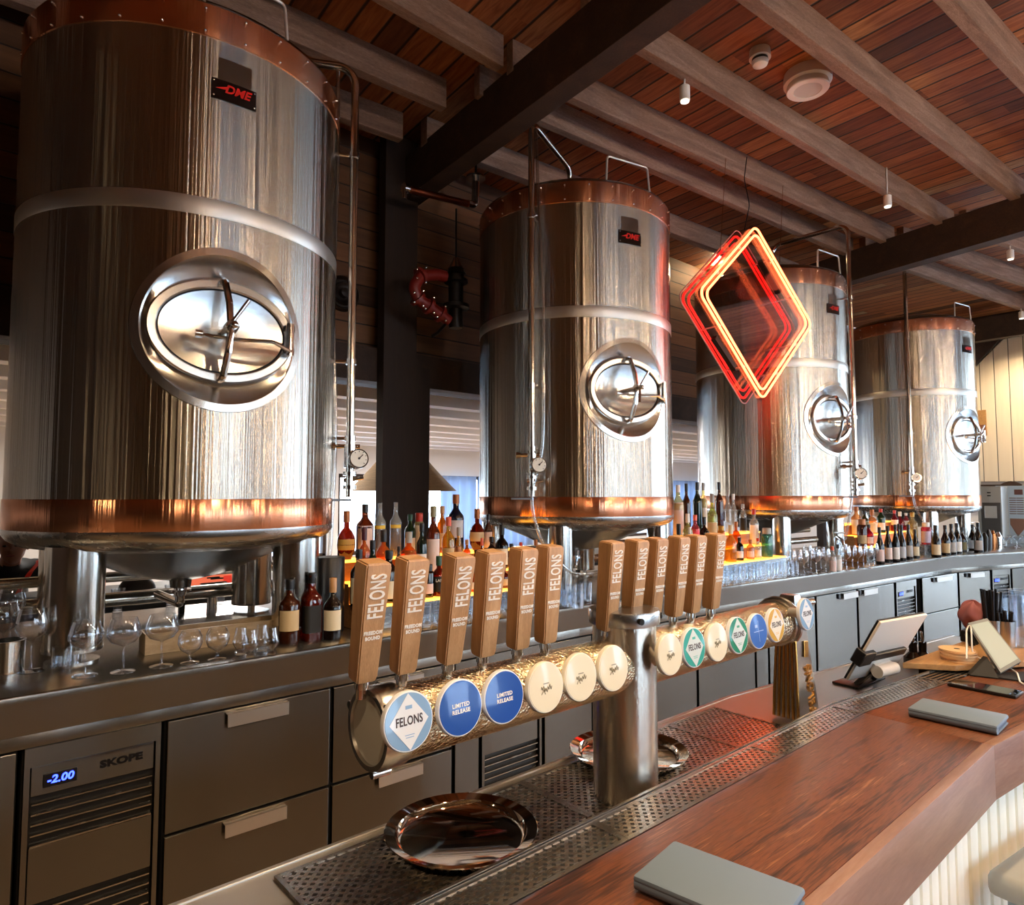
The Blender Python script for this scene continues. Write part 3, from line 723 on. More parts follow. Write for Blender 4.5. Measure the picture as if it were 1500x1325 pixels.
    for k, a in enumerate((200, 100)): obj('lifting_lug', MB().box((-.04, -.006, 0), (.04, .006, .09), M=frame_mat(pol(TR - .06, R(a), 3.66), (-math.sin(R(a)), math.cos(R(a)), 0), (math.cos(R(a)), math.sin(R(a)), 0))), M['tank_under'], t)
    # cleaning pipe down the side, with clamps, gauge, valves and a clear hose
    rp = TR + .085; best = None
    for k in range(-1800, 1):
        a = R(k / 10); vis = math.cos(a - math.atan2(-cy, -cx))
        if vis < -.05: continue
        pxx = project(pol(rp, a, 2.4))[0]
        if T['side'] == 'left' and math.degrees(a) > T['man'] : continue
        if T['side'] == 'right' and math.degrees(a) < T['man']: continue
        if best is None or abs(pxx - T['pipe']) < best[0]: best = (abs(pxx - T['pipe']), a)
    pa = best[1]; pz = T['pz']; pr = .021
    zb = 1.86
    pt = fillet([pol(rp, pa, zb), pol(rp, pa, pz), pol(.06, pa, pz), pol(.06, pa, 3.80)], .09, 8)
    pp = obj('cleaning_pipe', MB().tube(pt, pr, 18), M['pipe'], t, 50)
    for z in (3.40, 2.30, 1.90):
        clp = MB().cyl(pol(TR - .005, pa, z), pol(rp, pa, z), .009, seg=10).cyl(pol(rp, pa, z - .014), pol(rp, pa, z + .014), pr + .007, seg=18)
        clp.sphere(pol(rp, pa, z) + Vector((-math.sin(pa), math.cos(pa), 0)) * (pr + .014), .009, 8, 6)
        obj('pipe_clamp', clp, M['chrome'], pp)
    obj('outlet_valve', MB().cyl((cx, cy, 1.168), (cx, cy, 1.13), .03, seg=16).cyl((cx, cy, 1.16), (cx, cy, 1.15), .05, seg=18).tube(fillet([(cx, cy, 1.135), (cx, cy, 1.09), (cx, cy + .4, 1.09)], .05), .022, 12), M['chrome'], t)
    g = MB().cyl(pol(rp, pa, 1.87), pol(rp, pa, 1.75), .03, seg=18)
    tdir = (CAM - pol(rp, pa, 1.78)); tdir.z = 0; tdir.normalize(); sdir = Vector((-tdir.y, tdir.x, 0)); 
    base = pol(rp, pa, 0)
    def q(s, f, z): return base + sdir * s + tdir * f + Vector((0, 0, z))
    g.cyl(q(-.075, 0, 1.86), q(.05, 0, 1.86), .012, seg=10).cyl(q(-.10, 0, 1.86), q(-.072, 0, 1.86), .02, seg=8)
    g.cyl(q(0, 0, 1.76), q(0, 0, 1.60), .02, seg=14).cyl(q(0, 0, 1.73), q(0, 0, 1.71), .034, seg=18).cyl(q(0, 0, 1.66), q(0, 0, 1.64), .034, seg=18).cyl(q(-.03, 0, 1.685), q(.07, .0, 1.70), .012, seg=10)
    g.cyl(q(.03, .02, 1.76), q(.045, .05, 1.79), .012, seg=10)
    vv = obj('valve_stack', g, M['chrome'], t, 40)
    gd = MB().cyl(q(.035, .035, 1.79), q(.045, .075, 1.795), .05, seg=32)
    ga = obj('pressure_gauge', gd, M['chrome'], t)
    dv = (q(.045, .075, 1.795) - q(.035, .035, 1.79)).normalized(); c0 = q(.045, .075, 1.795)
    obj('dial', MB().cyl(c0, c0 + dv * .002, .043, seg=32), M['gauge'], ga)
    nd = MB().cyl(c0 + dv * .003, c0 + dv * .003 + Vector((0, 0, .02)) + sdir * .02, .0025, seg=6).cyl(c0 + dv * .0021, c0 + dv * .005, .006, seg=10)
    for k in range(9):
        an = R(-135 + 270 * k / 8 + 90); e = sdir * math.cos(an) + Vector((0, 0, 1)) * math.sin(an); nd.cyl(c0 + dv * .003 + e * .032, c0 + dv * .003 + e * .039, .0018, seg=5)
    obj('needle', nd, M['black'], ga)
    obj('lever', MB().box((-.012, -.006, -.006), (.13, .006, .006), M=frame_mat(q(.0, .02, 1.585), -sdir, tdir), bev=.003), flat('blue_grey_lever', '#8595a8', .35), t)
    if ti == 0: hp = [q(-.09, 0, 3.86), q(-.085, .0, 3.3), q(-.095, 0, 2.6), q(-.075, 0, 1.95), q(-.085, 0, 1.5), q(-.10, .02, 1.25), q(-.16, .06, 1.06)]
    elif ti == 1: hp = [q(.03, 0, 3.98), q(.045, 0, 3.5), q(.07, 0, 3.0), q(.075, 0, 2.4), q(.065, .0, 1.9), q(.0, .02, 1.60), q(.05, .03, 1.35), q(.14, .02, 1.22), q(.28, -.1, 1.11), q(.52, -.15, 1.13)]
    elif ti == 3: hp = [q(.0, .0, 1.62), q(.03, .03, 1.45), q(.10, .05, 1.3), q(.2, .02, 1.15)]
    else: hp = [q(-.03, 0, 1.62), q(-.06, .02, 1.4), q(-.1, .0, 1.2)]
    sm = []
    for k in range(len(hp) - 1):                                   # Catmull-Rom through the way points
        p0, p1, p2, p3 = hp[max(k - 1, 0)], hp[k], hp[k + 1], hp[min(k + 2, len(hp) - 1)]
        for s in range(6):
            f = s / 6; sm.append(.5 * ((2 * p1) + (p2 - p0) * f + (2 * p0 - 5 * p1 + 4 * p2 - p3) * f * f + (3 * p1 - p0 - 3 * p2 + p3) * f ** 3))
    sm.append(hp[-1])
    obj('clear_hose', MB().tube(sm, .011, 12), M['hose'], t)
    T['pa'] = pa
# ------------------------------------------------------------------ back counter and refrigerated cabinets
CK = [Vector((-1.6, 2.775)), Vector((3.0, 2.745)), Vector((8.35, 2.27)), Vector((11.9, 1.135))]
def seg_of(i):
    d = (CK[i + 1] - CK[i]); L = d.length; d = d / L; return d, L
def cfront(x, off=0.0):
    """point on the counter front line at x, moved back by off"""
    for i in range(3):
        if x <= CK[i + 1].x or i == 2:
            d, L = seg_of(i); f = (x - CK[i].x) / d.x; p = CK[i] + d * f; n = Vector((-d.y, d.x)); return p + n * off
def cpoly(o0, o1):
    xs = [CK[0].x, CK[1].x, CK[2].x, CK[3].x]
    return [cfront(x, o0) for x in xs], [cfront(x, o1) for x in xs]
def strip(b, o0, o1, z0, z1):
    a, c = cpoly(o0, o1)
    for i in range(3): b.prism([a[i], a[i + 1], c[i + 1], c[i]], z0, z1)
    return b
ct = thing('back_counter', 'long stainless steel back counter carrying the tanks, bottles and glasses', 'counter', (3.5, 3.2, .76))
prof = [(.06, .90), (.06, .9495), (.012, .9495), (.0, .943), (.0, .935), (.02, .9499), (.05, .9505), (1.72, .9505), (1.72, .90)]
def loft(pf):
    b = MB(); rings = []
    for x in [CK[0].x, 1.0, CK[1].x, 5.5, CK[2].x, 10.2, CK[3].x]: rings.append([Vector((*cfront(x, o), z)) for o, z in pf])
    return b.ring_loft(rings, True, True)
obj('worktop', loft([(.04, .905), (.014, .93), (.014, .9465), (.02, .9497), (1.58, .9497), (1.58, .905)]), M['top'], ct, 35)
obj('apron', loft([(.034, .815), (.030, .812), (.006, .925), (.003, .938), (.005, .947), (.011, .9512), (.0135, .9512), (.0135, .93)]), M['apron'], ct, 35)
b = MB()
a, c = cpoly(.035, .055)
for i in range(3): b.prism([a[i], a[i + 1], c[i + 1], c[i]], .765, .812, bev=.002)
obj('front_rail', b, M['apron'], ct, 30)
boxobj('rear_plinth', (-1.6, 3.0, 0), (9.9, 3.2, .9), M['gap'], None, label=None)['kind'] = 'structure'
DZ1 = .757
# where each front panel starts and ends, read along the door tops
def xs_at(px, y):
    for i in range(3):
        d, L = seg_of(i); n = Vector((-d.y, d.x, 0)); p = CK[i] + Vector((n.x, n.y)) * .04
        w = atplane(px, y, (p.x, p.y, 0), n)
        if w.x <= CK[i + 1].x or i == 2: return w.x
def yline(px): return 1101 - (px - 31) * .198 if px < 700 else (968.5 - (px - 700) * .180 if px < 1345 else 852 - (px - 1345) * .128)
def front_frame(x0, x1):
    p0 = cfront(x0, .037); p1 = cfront(x1, .037); d = (p1 - p0); L = d.length; d = d / L
    return Matrix.Translation((p0.x, p0.y, 0)) @ Matrix.Rotation(math.atan2(d.y, d.x), 4, 'Z'), L
FRONTS = []
def cabinet(px0, px1, kind, label, handle=None, low=False, hside=None):
    x0, x1 = xs_at(px0, yline(px0)), xs_at(px1, yline(px1))
    Mx, L = front_frame(x0, x1); g = .006
    c0 = Mx @ Vector((L / 2, .2, 0))
    names = {'drawers': 'drawer_cabinet', 'door': 'door_cabinet', 'grille': 'cooling_unit', 'panel': 'filler_panel'}
    t = thing(names[kind], label, {'drawers': 'drawer cabinet', 'door': 'cabinet', 'grille': 'cooling unit', 'panel': 'panel'}[kind], (c0.x, c0.y, .0))
    def W(m): 
        m.b.transform(Mx); return m
    obj('carcass', W(MB().box((.001, .026, .04), (L - .001, .16, .762))), M['gap'], t, 0)
    def hnd(par, u0, u1, z):
        hb = MB().box((u0, -.022, z - .052), (u1, -.018, z), bev=.0012).box((u0, -.022, z - .003), (u1, .004, z)); obj('handle', W(hb), M['handle'], par, 0, label='satin pull handle')
    def hx(px, zz):
        w = xs_at(px, yline(px)); return (Mx.inverted() @ Vector((*cfront(w, .037), 0))).x
    if kind == 'drawers':
        zs = .338
        d1 = obj('drawer', W(MB().box((g, 0, zs + .006), (L - g, .025, DZ1), bev=.003)), M['door'], t, 0)
        d2 = obj('drawer', W(MB().box((g, 0, .06), (L - g, .025, zs - .006), bev=.003)), M['door'], t, 0)
        u0, u1 = (L * .37, L * .74) if handle is None else (hx(handle[0], 0), hx(handle[1], 0))
        hnd(d1, u0, u1, DZ1 - .012); hnd(d2, u0, u1, zs - .018)
    elif kind == 'door':
        d1 = obj('door', W(MB().box((g, 0, .06 if not low else .40), (L - g, .025, DZ1), bev=.003)), M['door'], t, 0)
        if low:
            d2 = obj('drawer', W(MB().box((g, 0, .06), (L - g, .025, .39), bev=.003)), M['door'], t, 0)
        if handle:
            u0, u1 = hx(handle[0], 0), hx(handle[1], 0); hnd(d1, u0, u1, DZ1 - .008)
            obj('lock_tab', W(MB().box((u0 - .07, -.012, DZ1 - .05), (u0 - .035, .001, DZ1 - .006), bev=.002)), M['black'], d1, 0, label='black lock tab')
    elif kind == 'panel':
        obj('face', W(MB().box((g * .5, 0, .06), (L - g * .5, .025, DZ1), bev=.003)), M['door'], t, 0)
    else:
        fr = MB().box((g, -.004, .05), (.022, .03, .70)).box((L - .022, -.004, .05), (L - g, .03, .70)).box((g, -.006, .70), (L - g, .03, DZ1 + .006)); obj('frame', W(fr), M['door'], t, 0)
        hd = obj('head_panel', W(MB().box((.026, .004, .60), (L - .026, .03, .697), bev=.002)), M['door'], t, 0)
        for z0_ in (.585, .235):
            for k in range(5):
                z = z0_ - k * .034
                lv = MB().prism([(.0, z - .016), (.018, z - .010), (.018, z - .006), (.0, z - .011)], .030, L - .03, M=Matrix(((0, 0, 1, 0), (1, 0, 0, .004), (0, 1, 0, 0), (0, 0, 0, 1))))
                obj('louvre', W(lv), M['counter'], t, 0)
        obj('lower_panel', W(MB().box((.026, .006, .245), (L - .026, .03, .432), bev=.002)), M['door'], t, 0)
        obj('rear_void', W(MB().box((.024, .022, .05), (L - .024, .03, .60))), M['grille_dark'], t, 0)
        dsp = obj('display', W(MB().box((L * .14, -.001, .622), (L * .37, .006, .668), bev=.002)), M['black'], t, 0, label='black display with glowing blue digits')
        tm = MB().mesh(text_mesh('-2.00', .036, .0006, 1.05, .15, .0008), Matrix.Translation((L * .255, -.0022, .645)) @ Matrix.Rotation(R(90), 4, 'X'))
        obj('digits', W(tm), glow('blue_digits', '#2233ff', 9), dsp, 0)
        lg = MB().mesh(text_mesh('SKOPE', .034, .0006, 1.3, .0, .002, 1.05), Matrix.Translation((L * .69, .0028, .655)) @ Matrix.Rotation(R(90), 4, 'X'))
        obj('lettering', W(lg), M['black'], hd, 0)
    return t
cabinet(-110, 27, 'door', 'plain steel cabinet door cut off by the left edge of the photo')
cabinet(33, 238, 'grille', 'cooling unit with a glowing blue display at the far left', )
cabinet(243, 485, 'drawers', 'two drawer steel cabinet right of the left cooling unit', (331, 420))
cabinet(487, 663, 'drawers', 'two drawer steel cabinet behind the near end of the tap rail', (553, 617))
cabinet(666, 702, 'panel', 'narrow steel filler panel behind the blue tap badges')
cabinet(704, 793, 'grille', 'dark cooling unit behind the cream tap badges')
cabinet(796, 866, 'door', 'plain steel cabinet left of the big tap column')
cabinet(868, 942, 'door', 'plain steel cabinet mostly behind the big tap column')
cabinet(944, 1019, 'door', 'steel cabinet just right of the big tap column')
cabinet(1021, 1104, 'door', 'steel cabinet behind the teal tap badges')
cabinet(1106, 1123, 'panel', 'narrow steel filler panel beside the tapered tap column')
cabinet(1125, 1193, 'door', 'steel cabinet behind the tapered tap column')
cabinet(1195, 1254, 'door', 'steel cabinet with a pull handle left of the white payment screen', (1232, 1253))
cabinet(1256, 1309, 'door', 'steel cabinet with a pull handle above the white payment screen', (1262, 1282))
cabinet(1311, 1341, 'grille', 'small looking cooling unit behind the white payment screen')
cabinet(1350, 1401, 'door', 'steel door over drawer cabinet right of the far cooling unit', (1368, 1389), True)
cabinet(1403, 1449, 'door', 'steel door cabinet behind the black straws', (1418, 1438), True)
cabinet(1451, 1478, 'grille', 'farthest cooling unit with a blue display by the right edge')
cabinet(1481, 1540, 'door', 'plain steel cabinet at the right edge of the photo')
# ------------------------------------------------------------------ the bar: timber top, drip trays, steel deck, cream front
BX, BY, BA = 1.70, .66, R(-6.6)
def bend(x, y):
    if x <= BX: return Vector((x, y))
    c, s = math.cos(BA), math.sin(BA); dx, dy = x - BX, y - BY
    return Vector((BX + dx * c - dy * s, BY + dx * s + dy * c))
def bpoly(x0, x1, y0, y1):
    if x0 < BX < x1:
        m0, m1 = Vector((BX, y0)), Vector((BX, y1)); m0b, m1b = bend(BX + 1e-6, y0), bend(BX + 1e-6, y1)
        f = lambda a, b_: (a + b_) / 2
        return [bend(x0, y0), f(m0, m0b), bend(x1, y0), bend(x1, y1), f(m1, m1b), bend(x0, y1)]
    def e(x, y):
        if abs(x - BX) < 2e-3: return (Vector((BX, y)) + bend(BX + 1e-6, y)) / 2
        return bend(x, y)
    return [e(x0, y0), e(x1, y0), e(x1, y1), e(x0, y1)]
YO, YW, YR = .40, .660, .742
bt = thing('bar_counter', 'long walnut bar top with a mitre joint where the bar bends', 'bar counter', (1.2, .53, .99))
def slab(nm, x0, x1, par, m):
    q = bpoly(x0, x1, YO, YW)
    return obj(nm, MB().prism(q, .99, 1.10, bev=.004), m, par, 0)
# face up planks plus the pale edge board
def plank(x0, x1, y0, y1, z0, z1, m, rot, nm='plank'):
    q = bpoly(x0, x1, y0, y1); b = MB().prism(q, z0, z1, bev=.001)
    c = sum((Vector((p.x, p.y, 0)) for p in q), Vector()) / len(q)
    Mx = Matrix.Translation((c.x, c.y, z0)) @ Matrix.Rotation(rot, 4, 'Z')
    b.b.transform(Mx.inverted()); o = obj(nm, b, m, None, 30, world=False)
    o.parent = bt; o.matrix_parent_inverse = Matrix.Identity(4)
    o.matrix_local = WM[bt].inverted() @ Mx
    return o
plank(-1.2, BX - .0006, YO + .02, YW, 1.04, 1.10, M['walnut'], 0)
plank(BX + .0006, 3.1, YO + .02, YW, 1.04, 1.10, M['walnut'], BA)
plank(-1.2, BX - .0006, YO, YO + .0195, .99, 1.0995, M['walnut_edge'], 0, 'edge_board')
plank(BX + .0006, 3.1, YO, YO + .0195, .99, 1.0995, M['walnut_edge'], BA, 'edge_board')
bf = struct('wall_bar_front', MB().prism(bpoly(-1.2, 3.1, .47, .50), 0.0, 1.036), M['cream_paint'], None, 0)
rb = MB()
x = -1.1
while x < 3.0:
    p = bend(x, .466); a = BA if x > BX else 0
    Mx = Matrix.Translation((p.x, p.y, 0)) @ Matrix.Rotation(a, 4, 'Z')
    rb.prism([(-.022, .006), (-.018, -.004), (-.012, -.006), (.012, -.006), (.018, -.004), (.022, .006)], .02, .989, M=Mx)
    x += .052
obj('ribs', rb, M['cream_paint'], bf, 30)
struct('bar_back', MB().prism(bpoly(-1.2, 3.1, 1.0, 1.02), 0.0, 1.04), M['door'], None, 0)['kind'] = 'structure'
dk = thing('bar_deck', 'sunken stainless steel working deck behind the bar top', 'steel deck', (1.2, .9, 1.0))
obj('deck_plate', MB().prism(bpoly(-1.2, 3.1, YR - .02, 1.035), 1.025, 1.05, bev=.002), M['deck'], dk, 0)
obj('rear_lip', MB().prism(bpoly(-1.2, 3.1, 1.025, 1.036), .98, 1.053, bev=.002), M['deck'], dk, 0)
obj('upstand', MB().prism(bpoly(-1.2, 2.62, YR - .004, YR + .001), 1.04, 1.1035), M['counter'], dk, 0)
def tray(x0, x1, y0, y1, z, m, name, label, group, rails=True):
    q = bpoly(x0, x1, y0, y1); mid = (x0 + x1) / 2; rot = BA if mid > BX else 0
    c = sum((Vector((p.x, p.y, 0)) for p in q), Vector()) / len(q)
    t = thing(name, label, 'drip tray', (c.x, c.y, z - .012), rot, group)
    e = .008
    q2 = bpoly(x0 + e, x1 - e, y0 + e, y1 - e)
    obj('perforated_plate', MB().prism(q2, z - .003, z - .0005), m, t, 0)
    f = MB()
    for a in ((x0 + .0005, x1 - .0005, y0, y0 + e), (x0 + .0005, x1 - .0005, y1 - e, y1), (x0 + .0005, x0 + e, y0 + e, y1 - e), (x1 - e, x1 - .0005, y0 + e, y1 - e)):
        f.prism(bpoly(*a), z - .0045, z + .0012)
    obj('frame', f, M['counter'], t, 0)
    return t
FX = [-.65, -.16, .33, .82, 1.31, 1.699]
flab = ['front drip tray farthest left, beyond the photo edge', 'front drip tray at the bottom edge of the photo', 'front drip tray in front of the near round tray', 'front drip tray in front of the big tap column', 'front drip tray just before the bend of the bar']
for i in range(len(FX) - 1): tray(FX[i], FX[i + 1], YW + .001, YR - .006, 1.10, M['perf'], 'drip_tray', flab[i], 'front drip trays')
tray(1.7005, 2.14, YW + .001, YR - .006, 1.10, M['perf'], 'drip_tray', 'front drip tray beside the slate coloured menu after the bend', 'front drip trays')
t = thing('slotted_tray', 'slotted steel drip grate at the far end of the front trays', 'drip tray', (*bend(2.38, .70), 1.088), BA)
sl = MB()
for k in range(6):
    yy = YW + .006 + k * .0135; sl.prism(bpoly(2.145, 2.62, yy, yy + .007), 1.092, 1.1)
for k in range(5): sl.prism(bpoly(2.145 + k * .1168, 2.153 + k * .1168, YW + .002, YR - .008), 1.089, 1.0985)
obj('bars', sl, M['counter'], t, 0)
obj('pan', MB().prism(bpoly(2.145, 2.62, YW + .001, YR - .008), 1.082, 1.088), M['dark_metal'], t, 0)
RXS = [.415, .905, 1.395, 1.60]
rlab = ['rear drip tray under the near round tray', 'rear drip tray under the round tray behind the big column', 'short rear drip tray next to the tapered tap column']
for i in range(3): tray(RXS[i], RXS[i + 1], .75, 1.0, 1.055, M['perf_rear'], 'drip_tray', rlab[i], 'rear drip trays')

# ------------------------------------------------------------------ the beer tower
TY, TZ, TRR = .83, 1.298, .051
colx = aty(915, 1000, TY).x
tw = thing('beer_tower', 'frosted steel beer tap tower, a long pipe on a round column and a tapered column', 'beer tower', (colx, TY, 1.056))
xL = aty(549, 1050, TY).x; xR = aty(1143, 912, TY).x
obj('column', MB().lathe([(.0605, 1.056), (.0605, 1.372), (.0602, 1.376)], 64, (colx, TY, 0), cap1=False), M['column'], tw, 60)
cp = obj('column_cap', MB().lathe([(.0605, 1.372), (.067, 1.374), (.068, 1.378), (.068, 1.396), (.0665, 1.400), (.050, 1.4035), (.0001, 1.405)], 64, (colx, TY, 0), cap0=False, cap1=False), M['counter'], tw, 40)
obj('cap_screws', MB().cyl((colx + .05, TY - .046, 1.387), (colx + .052, TY - .0505, 1.387), .006, seg=10).cyl((colx - .03, TY - .061, 1.387), (colx - .031, TY - .067, 1.387), .006, seg=10), M['dark_metal'], cp)
obj('rail_pipe', MB().cyl((xL, TY, TZ), (xR, TY, TZ), TRR, seg=64), M['frosted'], tw, 60)
for xx, s in ((xL, -1), (xR, 1)):
    mx = frame_mat((xx, TY, TZ), (0, 1, 0), (0, 0, 1)) if s > 0 else frame_mat((xx, TY, TZ), (0, -1, 0), (0, 0, 1))
    obj('end_collar', MB().lathe([(.051, -.03), (.0555, -.03), (.0565, -.012), (.0565, .006), (.054, .012), (.047, .012), (.046, .007)], 56, M=mx, cap0=False, cap1=False), M['collar'], tw, 40)
obj('end_glass', MB().lathe([(.0465, .004), (.0465, .0075), (.02, .009), (.0001, .0095)], 48, M=frame_mat((xL, TY, TZ), (0, -1, 0), (0, 0, 1)), cap0=False, cap1=False), flat('cloudy_end_disc', '#c2bfb4', .45, .0, coat=.5), tw, 50)
for a in (20, 140, 260):
    v = Vector((0, math.cos(R(a)), math.sin(R(a)))); p = Vector((xL + .004, TY, TZ)) + v * .0585
    obj('collar_clip', MB().cyl(p - Vector((.014, 0, 0)), p + Vector((.014, 0, 0)), .006, seg=10).box((-.008, -.004, -.002), (.008, .004, .007), M=frame_mat(p, (1, 0, 0), v)), M['chrome'], tw)
# tapered end column: fluted brass side, bright face
x2 = aty(1160, 990, TY).x
def taper(z, lx0, lx1, y0, y1): return [Vector((lx0, y0, z)), Vector((lx1, y0, z)), Vector((lx1, y1, z)), Vector((lx0, y1, z))]
tc_ = MB().ring_loft([taper(z_, x2 + a_, x2 + b_, TY - h_, TY + h_) for z_, a_, b_, h_ in ((1.056, -.036, .070, .036), (1.12, -.034, .058, .034), (1.20, -.030, .044, .030), (1.28, -.026, .030, .026), (1.345, -.022, .022, .022), (1.36, -.014, .014, .018))])
o2 = obj('tapered_column', tc_, M['collar'], tw, 30)
brass = flat('fluted_brass', '#cf9c52', .24, 1.0)
fl = MB()
for k in range(6):
    f = -1 + k * .4
    fl.tube([Vector((x2 - .0365, TY + f * .032, 1.058)), Vector((x2 - .0305, TY + f * .027, 1.2)), Vector((x2 - .0265, TY + f * .022, 1.28)), Vector((x2 - .0225, TY + f * .017, 1.34))], .0036, 8)
    if False: fl.tube([Vector((x2 + .055 - .022 * k, TY - .0355, 1.058)), Vector((x2 + .036 - .014 * k, TY - .0300, 1.2)), Vector((x2 + .024 - .010 * k, TY - .0255, 1.28)), Vector((x2 + .014 - .008 * k, TY - .021, 1.34))], .0022, 6)
obj('flutes', fl, brass, o2)
lt = MB().mesh(text_mesh('FELONS', .040, .0025, .8, 0, .001, 1.1), frame_mat((x2 + .030, TY - .0345, 1.125), (-.16, .03, 1), (-1, 0, -.16)))
obj('relief_lettering', lt, brass, o2, 0)
obj('brass_plaque', MB().box((-.011, -.02, 0), (.011, .02, .003), M=frame_mat((x2 + .014, TY - .0300, 1.225), (1, 0, -.12), (0, .07, 1)), bev=.001), brass, o2, 0)
st = MB().tube([Vector((xR - .012, TY + .058 * math.cos(R(a)), TZ + .058 * math.sin(R(a)))) for a in range(-40, 221, 20)], .007, 8)
st.cyl((x2 + .01, TY, 1.335), (x2 + .085, TY - .02, 1.335), .009, seg=12)
obj('strap', st, M['collar'], tw)
# taps: handles and badges
HB = [(528, 995), (587, 993), (654, 972), (705, 962), (757, 950), (797, 945)]
HT = [(537, 829), (603, 824), (674, 818), (716, 815), (765, 812), (800, 808)]
hx_l = [aty(531, 990, TY).x + .0, ]
bxs = []
lean = [9.5, 8.5, 9.5, 7, 5.5, 4]
for (px, py), ln in zip([(529, 990), (588, 985), (655, 968), (706, 958), (757, 948), (798, 943)], lean): bxs.append((aty(px, py, TY).x, ln))
for px, ln in ((886, 6), (922, 6.5), (952, 6), (985, 6), (1011, 5.5), (1040, 5.5)): bxs.append((aty(px, 900, TY).x, ln))
for i, (hx_, ln) in enumerate(bxs):
    Mx = Matrix.Translation((hx_, TY, TZ + TRR)) @ Matrix.Rotation(R(ln), 4, 'X')
    hm = MB().ring_loft([[Vector((sx * w, sy * d, z)) for sx, sy in ((-1, -1), (1, -1), (1, 1), (-1, 1))] for w, d, z in ((.0135, .0115, .018), (.0155, .0138, .024), (.0192, .0170, .178), (.0176, .0155, .183))])
    es = [e for e in hm.b.edges]
    bmesh.ops.bevel(hm.b, geom=es, offset=.002, segments=2, affect='EDGES')
    hm.b.transform(Mx); h = obj('tap_handle', hm, M['cedar'], tw, 30, label='cedar tap handle with white lettering')
    fm = MB().cyl((0, 0, -.006), (0, 0, .008), .008, seg=14).cyl((0, 0, .008), (0, 0, .019), .0105, .0095, seg=14); fm.b.transform(Mx); obj('ferrule', fm, M['chrome'], h)
    lt = MB()
    lt.mesh(text_mesh('FELONS', .0325, .0004, .50, 0, .0006, 1.1), frame_mat((.001, -.0171, .139), (0, -.0205, 1), (-1, 0, 0)))
    lt.mesh(text_mesh('FREEDOM', .0066, .0004, .9, 0, .0003, 1.1), frame_mat((0, -.01605, .089), (1, 0, 0), (0, -.0205, 1)))
    lt.mesh(text_mesh('BOUND', .0066, .0004, .9, 0, .0003, 1.1), frame_mat((0, -.0159, .0815), (1, 0, 0), (0, -.0205, 1)))
    lt.b.transform(Mx); obj('lettering', lt, M['text_white'], h, 0)
    tp = MB().cyl((hx_, TY + .045, TZ - .01), (hx_, TY + .066, TZ - .012), .011, seg=14).cyl((hx_, TY + .06, TZ - .006), (hx_, TY + .062, TZ - .045), .0085, .007, seg=12)
    if i: obj('spout', tp, M['chrome'], tw)
C = dict(cream=('#ece3c6', '#f4eed9'), blue=('#1f4fa6', '#e8eef8'), lblue=('#86acd0', '#e6ecf0'), teal=('#3fa89b', '#d9e6e4'), green=('#2f8d6d', '#d9e6e4'), gold=('#d0a54a', '#efe9d8'), mblue=('#3f6fc4', '#a8c0ea'))
BD = [((598, 1056), 'lblue', 'F'), ((674, 1036), 'blue', 'L'), ((738, 1020), 'blue', 'L'), ((799, 1006), 'cream', 'C'), ((850, 991), 'cream', 'C'), ((898, 978), 'cream', 'C'),
      ((981, 958), 'cream', 'C'), ((1016, 948), 'teal', 'F'), ((1050, 940), 'cream', 'C'), ((1081, 930), 'green', 'F'), ((1110, 924), 'mblue', 'B'), ((1136, 915), 'gold', 'F'), ((1181, 899), 'lblue', 'F')]
BYY = TY - .088
